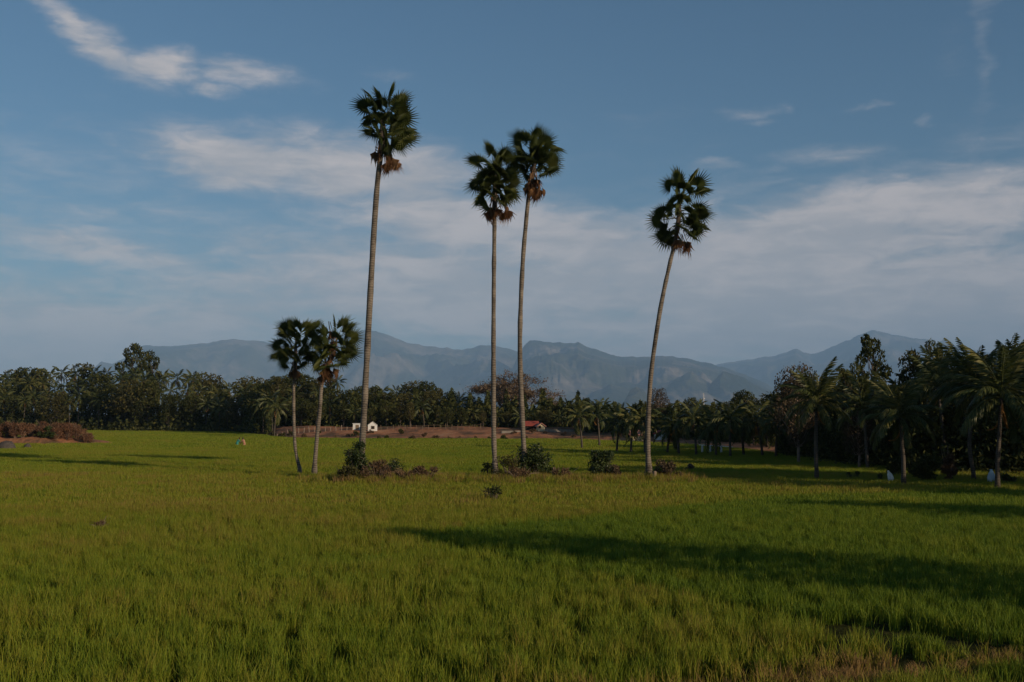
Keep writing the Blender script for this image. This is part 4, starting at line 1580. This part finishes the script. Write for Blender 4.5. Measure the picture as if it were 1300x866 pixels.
# two farm workers stooping in the rice
def person(label, px, py, cloth, lower, seed, face):
    p = at_z(px, py)
    root = empty('person', (p.x, p.y, -.25), face, .92)
    tag(root, label, 'person', 'farm workers in the far rice')
    J = {'pelvis': (0, 0, .86), 'waist': (.06, 0, 1.0), 'chest': (.20, 0, 1.22), 'neck': (.28, 0, 1.36), 'head': (.33, 0, 1.46), 'crown': (.36, 0, 1.56),
         'hipL': (0, .10, .82), 'kneeL': (.08, .12, .46), 'ankL': (.0, .13, .08), 'toeL': (.14, .14, .03),
         'hipR': (0, -.10, .82), 'kneeR': (.02, -.12, .46), 'ankR': (-.12, -.13, .08), 'toeR': (.02, -.14, .03),
         'shL': (.22, .17, 1.27), 'elL': (.32, .22, 1.02), 'wrL': (.48, .16, .84), 'haL': (.54, .14, .78),
         'shR': (.22, -.17, 1.27), 'elR': (.34, -.22, 1.04), 'wrR': (.50, -.14, .90), 'haR': (.56, -.12, .85)}
    rad = {'pelvis': .15, 'waist': .13, 'chest': .15, 'neck': .055, 'head': .095, 'crown': .06, 'hip': .09, 'knee': .06, 'ank': .04, 'toe': .035, 'sh': .065, 'el': .045, 'wr': .032, 'ha': .035}
    names = list(J)
    E = [('pelvis', 'waist'), ('waist', 'chest'), ('chest', 'neck'), ('neck', 'head'), ('head', 'crown')]
    for s in 'LR':
        E += [('pelvis', 'hip' + s), ('hip' + s, 'knee' + s), ('knee' + s, 'ank' + s), ('ank' + s, 'toe' + s), ('chest', 'sh' + s), ('sh' + s, 'el' + s), ('el' + s, 'wr' + s), ('wr' + s, 'ha' + s)]
    me = bpy.data.meshes.new('body')
    me.from_pydata([J[n] for n in names], [(names.index(a), names.index(b)) for a, b in E], [])
    me.materials.append(M['skin'])
    o = mobj('body', me, root)
    o.modifiers.new('skin', 'SKIN')
    for i, n in enumerate(names):
        r_ = rad.get(n, rad.get(n[:-1], .05))
        me.skin_vertices[0].data[i].radius = (r_, r_)
        me.skin_vertices[0].data[i].use_root = n == 'pelvis'
    o.modifiers.new('sub', 'SUBSURF').render_levels = 1
    b = MB()
    b.tube([(-.01, 0, .74), J['pelvis'], J['waist'], (.14, 0, 1.12), J['chest'], (.26, 0, 1.33)], [.20, .185, .165, .18, .19, .10], 12)
    for s, sg in (('L', 1), ('R', -1)):
        b.tube([J['sh' + s], (Vector(J['sh' + s]) + Vector(J['el' + s])) / 2, Vector(J['el' + s])], [.085, .075, .06], 8)
    b.build('shirt', cloth, root, smooth=True)
    b = MB(); b.tube([(-.02, 0, .20), (0, 0, .5), (0, 0, .80)], [.24, .21, .19], 12); b.build('lower_cloth', lower, root, smooth=True)
    b = MB(); b.tube([(.30, 0, 1.46), (.32, 0, 1.53), (.35, 0, 1.60), (.36, 0, 1.63)], [.09, .112, .09, .03], 10); b.build('hair', M['hair'], root, smooth=True)


person('person in a teal shirt stooping in the far rice, left of two', 301, 563, M['teal'], M['teal'], 1, .4)
person('person in an orange shirt stooping in the far rice, right of two', 310, 563, M['orange'], M['orange'], 2, 2.4)

# ------------------------------------------------------------------ rice
def tuft(name, seed, n, rad, h, w, lean):
    """blades of one rice hill (or a patch of them for far off)"""
    nr = np.random.default_rng(seed)
    V, Fc, T = [], [], []
    for i in range(n):
        a = nr.uniform(0, 6.283); q = rad * math.sqrt(nr.random())
        b0 = np.array([math.cos(a) * q, math.sin(a) * q, -.03])
        d = nr.uniform(0, 6.283); le = lean * nr.uniform(.15, 1.0)
        hh = h * nr.uniform(.7, 1.1)
        dv = np.array([math.cos(d), math.sin(d), 0]) * le * hh
        s = nr.uniform(0, 6.283)
        wv = np.array([math.cos(s), math.sin(s), 0]) * w * .5
        m_ = b0 + dv * .35 + np.array([0, 0, hh * .62])
        t = b0 + dv + np.array([0, 0, hh * (1 - .25 * le)])
        k = len(V)
        V += [b0 - wv * .7, b0 + wv * .7, m_ + wv, m_ - wv, t]
        T += [0, 0, .55, .55, 1]
        Fc += [(k, k + 1, k + 2, k + 3), (k + 3, k + 2, k + 4)]
    me = new_mesh(name, V, Fc, M['rice'])
    at = me.attributes.new('tip', 'FLOAT', 'POINT')
    at.data.foreach_set('value', np.array(T, dtype=np.float32))
    return bpy.data.objects.new(name, me)


tufts = bpy.data.collections.new('rice_tufts')
NV = 4
spec = []
for k in range(NV):
    tufts.objects.link(tuft('tuft_a%d' % k, 400 + k, 28, .10, .50, .0105, .36))
for k in range(NV):
    tufts.objects.link(tuft('tuft_b%d' % k, 420 + k, 52, .34, .47, .024, .32))
for k in range(NV):
    tufts.objects.link(tuft('tuft_c%d' % k, 440 + k, 90, 1.0, .47, .06, .32))


def rice_nodes():
    ng = bpy.data.node_groups.new('plant_rice', 'GeometryNodeTree')
    ng.interface.new_socket('Geometry', in_out='INPUT', socket_type='NodeSocketGeometry')
    ng.interface.new_socket('Geometry', in_out='OUTPUT', socket_type='NodeSocketGeometry')
    N, L = ng.nodes.new, ng.links.new
    gi, go = N('NodeGroupInput'), N('NodeGroupOutput')
    ci = N('GeometryNodeCollectionInfo')
    ci.inputs['Collection'].default_value = tufts
    ci.inputs['Separate Children'].default_value = True
    ci.inputs['Reset Children'].default_value = True
    ip = N('GeometryNodeInstanceOnPoints')
    ip.inputs['Pick Instance'].default_value = True

    def attr(n, t):
        a = N('GeometryNodeInputNamedAttribute'); a.data_type = t; a.inputs['Name'].default_value = n
        return a.outputs['Attribute']
    L(gi.outputs[0], ip.inputs['Points'])
    L(ci.outputs[0], ip.inputs['Instance'])
    L(attr('pick', 'INT'), ip.inputs['Instance Index'])
    L(attr('turn', 'FLOAT_VECTOR'), ip.inputs['Rotation'])
    L(attr('size', 'FLOAT_VECTOR'), ip.inputs['Scale'])
    L(ip.outputs[0], go.inputs[0])
    return ng


RICE_NG = rice_nodes()


def line(pts):
    """px, py points on the rice -> world polyline x(y)"""
    W = sorted([(at_z(a, b).y, at_z(a, b).x) for a, b in pts])
    return [q[0] for q in W], [q[1] for q in W]


# the bund between the near plot and the plot behind it (near -> far)
BUND = [at_z(a, b) for a, b in ((1500, 905), (1330, 850), (1200, 815), (1100, 790), (1000, 765), (860, 737), (720, 710), (600, 688), (490, 671), (380, 660), (200, 648), (-200, 640))]
SPLIT = [at_z(a, b) for a, b in ((1900, 612), (1400, 612), (985, 624), (860, 636), (700, 652), (560, 664), (480, 671))]


def side(P, pts):
    """signed distance of points P (n,2) to a polyline: + on the far side"""
    best = np.full(len(P), 1e9); sg = np.ones(len(P))
    for a, b in zip(pts[:-1], pts[1:]):
        a2 = np.array([a.x, a.y]); b2 = np.array([b.x, b.y])
        d = b2 - a2
        t = np.clip(((P - a2) @ d) / (d @ d), 0, 1)
        q = a2 + t[:, None] * d
        ds = np.hypot(*(P - q).T)
        cr = d[0] * (P[:, 1] - a2[1]) - d[1] * (P[:, 0] - a2[0])
        u = ds < best
        best = np.where(u, ds, best); sg = np.where(u, np.sign(cr), sg)
    return best * sg


def fbm(x, y, s, seed, o=4):
    r_, a, t = 0, 1, 0
    for i in range(o):
        r_ = r_ + a * value_noise(x / s * 2 ** i, y / s * 2 ** i, seed + i); t += a; a *= .55
    return r_ / t


def plant():
    nr = np.random.default_rng(21)
    sets = []
    for lod, (y0, y1, dens) in enumerate(((7.5, 46, 30.0), (44, 125, 7.0), (118, 305, .95))):
        A = .53 * (y1 ** 2 - y0 ** 2) + 12 * (y1 - y0)
        n = int(A * dens)
        y = np.sqrt(nr.uniform(y0 ** 2, y1 ** 2, n))
        x = nr.uniform(-1, 1, n) * (.53 * y + 6)
        thin = fbm(x, y, .55, 63, 2) if lod == 0 else np.ones(n)
        ok = nr.random(n) < np.clip(thin * 1.9 - .1, .45, 1)
        x, y, n = x[ok], y[ok], int(ok.sum())
        sets.append(np.stack([x, y, np.full(n, lod)], 1))
    P = np.concatenate(sets)
    x, y, lod = P.T
    px = 650 + F * x / y
    keep = y < edge_z(px) + 1.0
    sb_ = -side(P[:, :2], BUND)
    gap = np.abs(sb_ + .15 * np.sin(x * 2.1)) < .30
    keep &= ~gap
    # dark ditch in the near right corner
    c = at_z(1140, 798, 0.2)
    keep &= ~((((x - c.x) + .35 * (y - c.y)) / 1.25) ** 2 + ((y - c.y + .5 * (x - c.x)) / 1.0) ** 2 < 1)
    m0 = at_z(52, 566, 0)
    keep &= ((x - m0.x + 3) / 11.3) ** 2 + ((y - m0.y - 5) / 5.3) ** 2 > 1
    # low bunds between the far plots
    for a, b in ((0, 575), (0, 560), (0, 552.5)):
        yy = at_z(650, b).y
        w = .25 + .004 * yy
        keep &= ~(np.abs(y - yy - .9 * np.sin(x * .05) - .05 * x) < w * (fbm(x, y, 9, 3, 2) > .35))
    x, y, lod = x[keep], y[keep], lod[keep]
    P = np.stack([x, y], 1); px = 650 + F * x / y
    sb = -side(P, BUND); ss = -side(P, SPLIT)
    n = len(x)
    patch = fbm(x, y, 3.2, 41); big = fbm(x, y, 14, 47); small = fbm(x, y, .7, 57, 2)
    near = sb < 0
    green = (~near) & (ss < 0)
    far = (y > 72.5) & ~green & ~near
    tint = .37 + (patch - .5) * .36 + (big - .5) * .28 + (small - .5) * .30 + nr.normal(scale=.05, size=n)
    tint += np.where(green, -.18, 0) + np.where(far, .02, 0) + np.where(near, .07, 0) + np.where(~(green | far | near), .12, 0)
    # straw coloured grass on the bund along the bottom
    strip = np.array([[at_z(q, w, .5).x, at_z(q, w, .5).y] for q, w in ((500, 872), (820, 866), (1000, 838), (1150, 818), (1320, 800))])
    sd = np.full(n, 1e9)
    for a, b in zip(strip[:-1], strip[1:]):
        d = b - a; t = np.clip(((P - a) @ d) / (d @ d), 0, 1)
        sd = np.minimum(sd, np.hypot(*(P - (a + t[:, None] * d)).T))
    dry = np.exp(-(sd / .75) ** 2) * np.clip((px - 420) / 400, 0, 1)
    tint += dry * .75 * np.clip(fbm(x, y, 1.1, 91, 3) * 1.6 + .1, 0, 1)
    tint += np.where(y < 15.5, .05, 0)
    # withered spots
    spot = fbm(x, y, 2.0, 77, 3)
    tint += np.clip((spot - .70) * 4, 0, 1) * .25
    hs = np.where(near, 1.04, .96) * (.74 + .26 * patch + .26 * small) * nr.uniform(.84, 1.16, n)
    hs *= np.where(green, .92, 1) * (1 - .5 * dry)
    z = ground_h(x, y) * 0
    ws = nr.uniform(.9, 1.15, n)
    size = np.stack([ws, ws, hs], 1)
    turn = np.stack([nr.normal(scale=.05, size=n), nr.normal(scale=.05, size=n), nr.uniform(0, 6.283, n)], 1)
    pick = (lod * NV + nr.integers(0, NV, n)).astype(np.int32)
    # tall half dry grass along the bund that carries the palms
    m = 2600
    gx = np.concatenate([nr.normal(c_, w_, q_) for c_, w_, q_ in ((475, 34, 900), (540, 22, 300), (655, 34, 800), (770, 24, 350), (838, 20, 250))])
    gy = nr.normal(604.5, 1.6, len(gx))
    W = np.array([tuple(at_z(a, b)) for a, b in zip(gx, gy)])
    k = len(W)
    x = np.concatenate([x, W[:, 0]]); y = np.concatenate([y, W[:, 1]]); z = np.concatenate([z, np.zeros(k)])
    tint = np.concatenate([tint, nr.normal(.66, .16, k)])
    ww = nr.uniform(.7, 1.2, k)
    size = np.concatenate([size, np.stack([ww * .8, ww * .8, nr.uniform(.9, 1.75, k)], 1)])
    turn = np.concatenate([turn, np.stack([nr.normal(scale=.15, size=k), nr.normal(scale=.15, size=k), nr.uniform(0, 6.283, k)], 1)])
    pick = np.concatenate([pick, NV + nr.integers(0, NV, k)]).astype(np.int32)
    near, green, far = (np.concatenate([q, np.zeros(k, bool)]) for q in (near, green, far))
    bundg = np.concatenate([np.zeros(n, bool), np.ones(k, bool)])
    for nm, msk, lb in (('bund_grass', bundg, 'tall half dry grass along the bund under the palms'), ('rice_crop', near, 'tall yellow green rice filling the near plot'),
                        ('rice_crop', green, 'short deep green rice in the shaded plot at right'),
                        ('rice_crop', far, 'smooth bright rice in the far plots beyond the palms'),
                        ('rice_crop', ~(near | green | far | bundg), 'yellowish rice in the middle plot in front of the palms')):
        me = bpy.data.meshes.new(nm)
        co = np.stack([x, y, z], 1)[msk].astype(np.float32)
        me.vertices.add(len(co)); me.vertices.foreach_set('co', co.ravel())
        for an, ty, dat, key in (('tint', 'FLOAT', tint, 'value'), ('size', 'FLOAT_VECTOR', size, 'vector'), ('turn', 'FLOAT_VECTOR', turn, 'vector'), ('pick', 'INT', pick, 'value')):
            at = me.attributes.new(an, ty, 'POINT')
            d = dat[msk]
            at.data.foreach_set(key, (d.astype(np.int32) if ty == 'INT' else d.astype(np.float32)).ravel())
        me.update()
        o = mobj(nm, me)
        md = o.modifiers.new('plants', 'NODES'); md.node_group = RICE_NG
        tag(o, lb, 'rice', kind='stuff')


plant()


# ------------------------------------------------------------------ every thing gets a label of its own
def single_out():
    bpy.context.view_layer.update()
    by = {}
    for o in scene.objects:
        if o.parent is None and o.get('category') and o.get('kind') is None:
            by.setdefault(o['label'], []).append(o)
    words = ['first', 'second', 'third', 'fourth', 'fifth', 'sixth', 'seventh', 'eighth', 'ninth', 'tenth', 'eleventh', 'twelfth']
    for lb, os_ in by.items():
        n = len(os_)
        if n == 1:
            continue
        os_.sort(key=lambda o: o.location.x / max(o.location.y, 1))
        for i, o in enumerate(os_):
            if n == 2:
                o['label'] = lb + (', left one', ', right one')[i]
            elif i == 0:
                o['label'] = 'leftmost ' + lb
            elif i == n - 1:
                o['label'] = 'rightmost ' + lb
            elif i < n / 2:
                o['label'] = (words[i] if i < 12 else '%dth' % (i + 1)) + ' from left, ' + lb
            else:
                j = n - 1 - i
                o['label'] = (words[j] if j < 12 else '%dth' % (j + 1)) + ' from right, ' + lb


single_out()
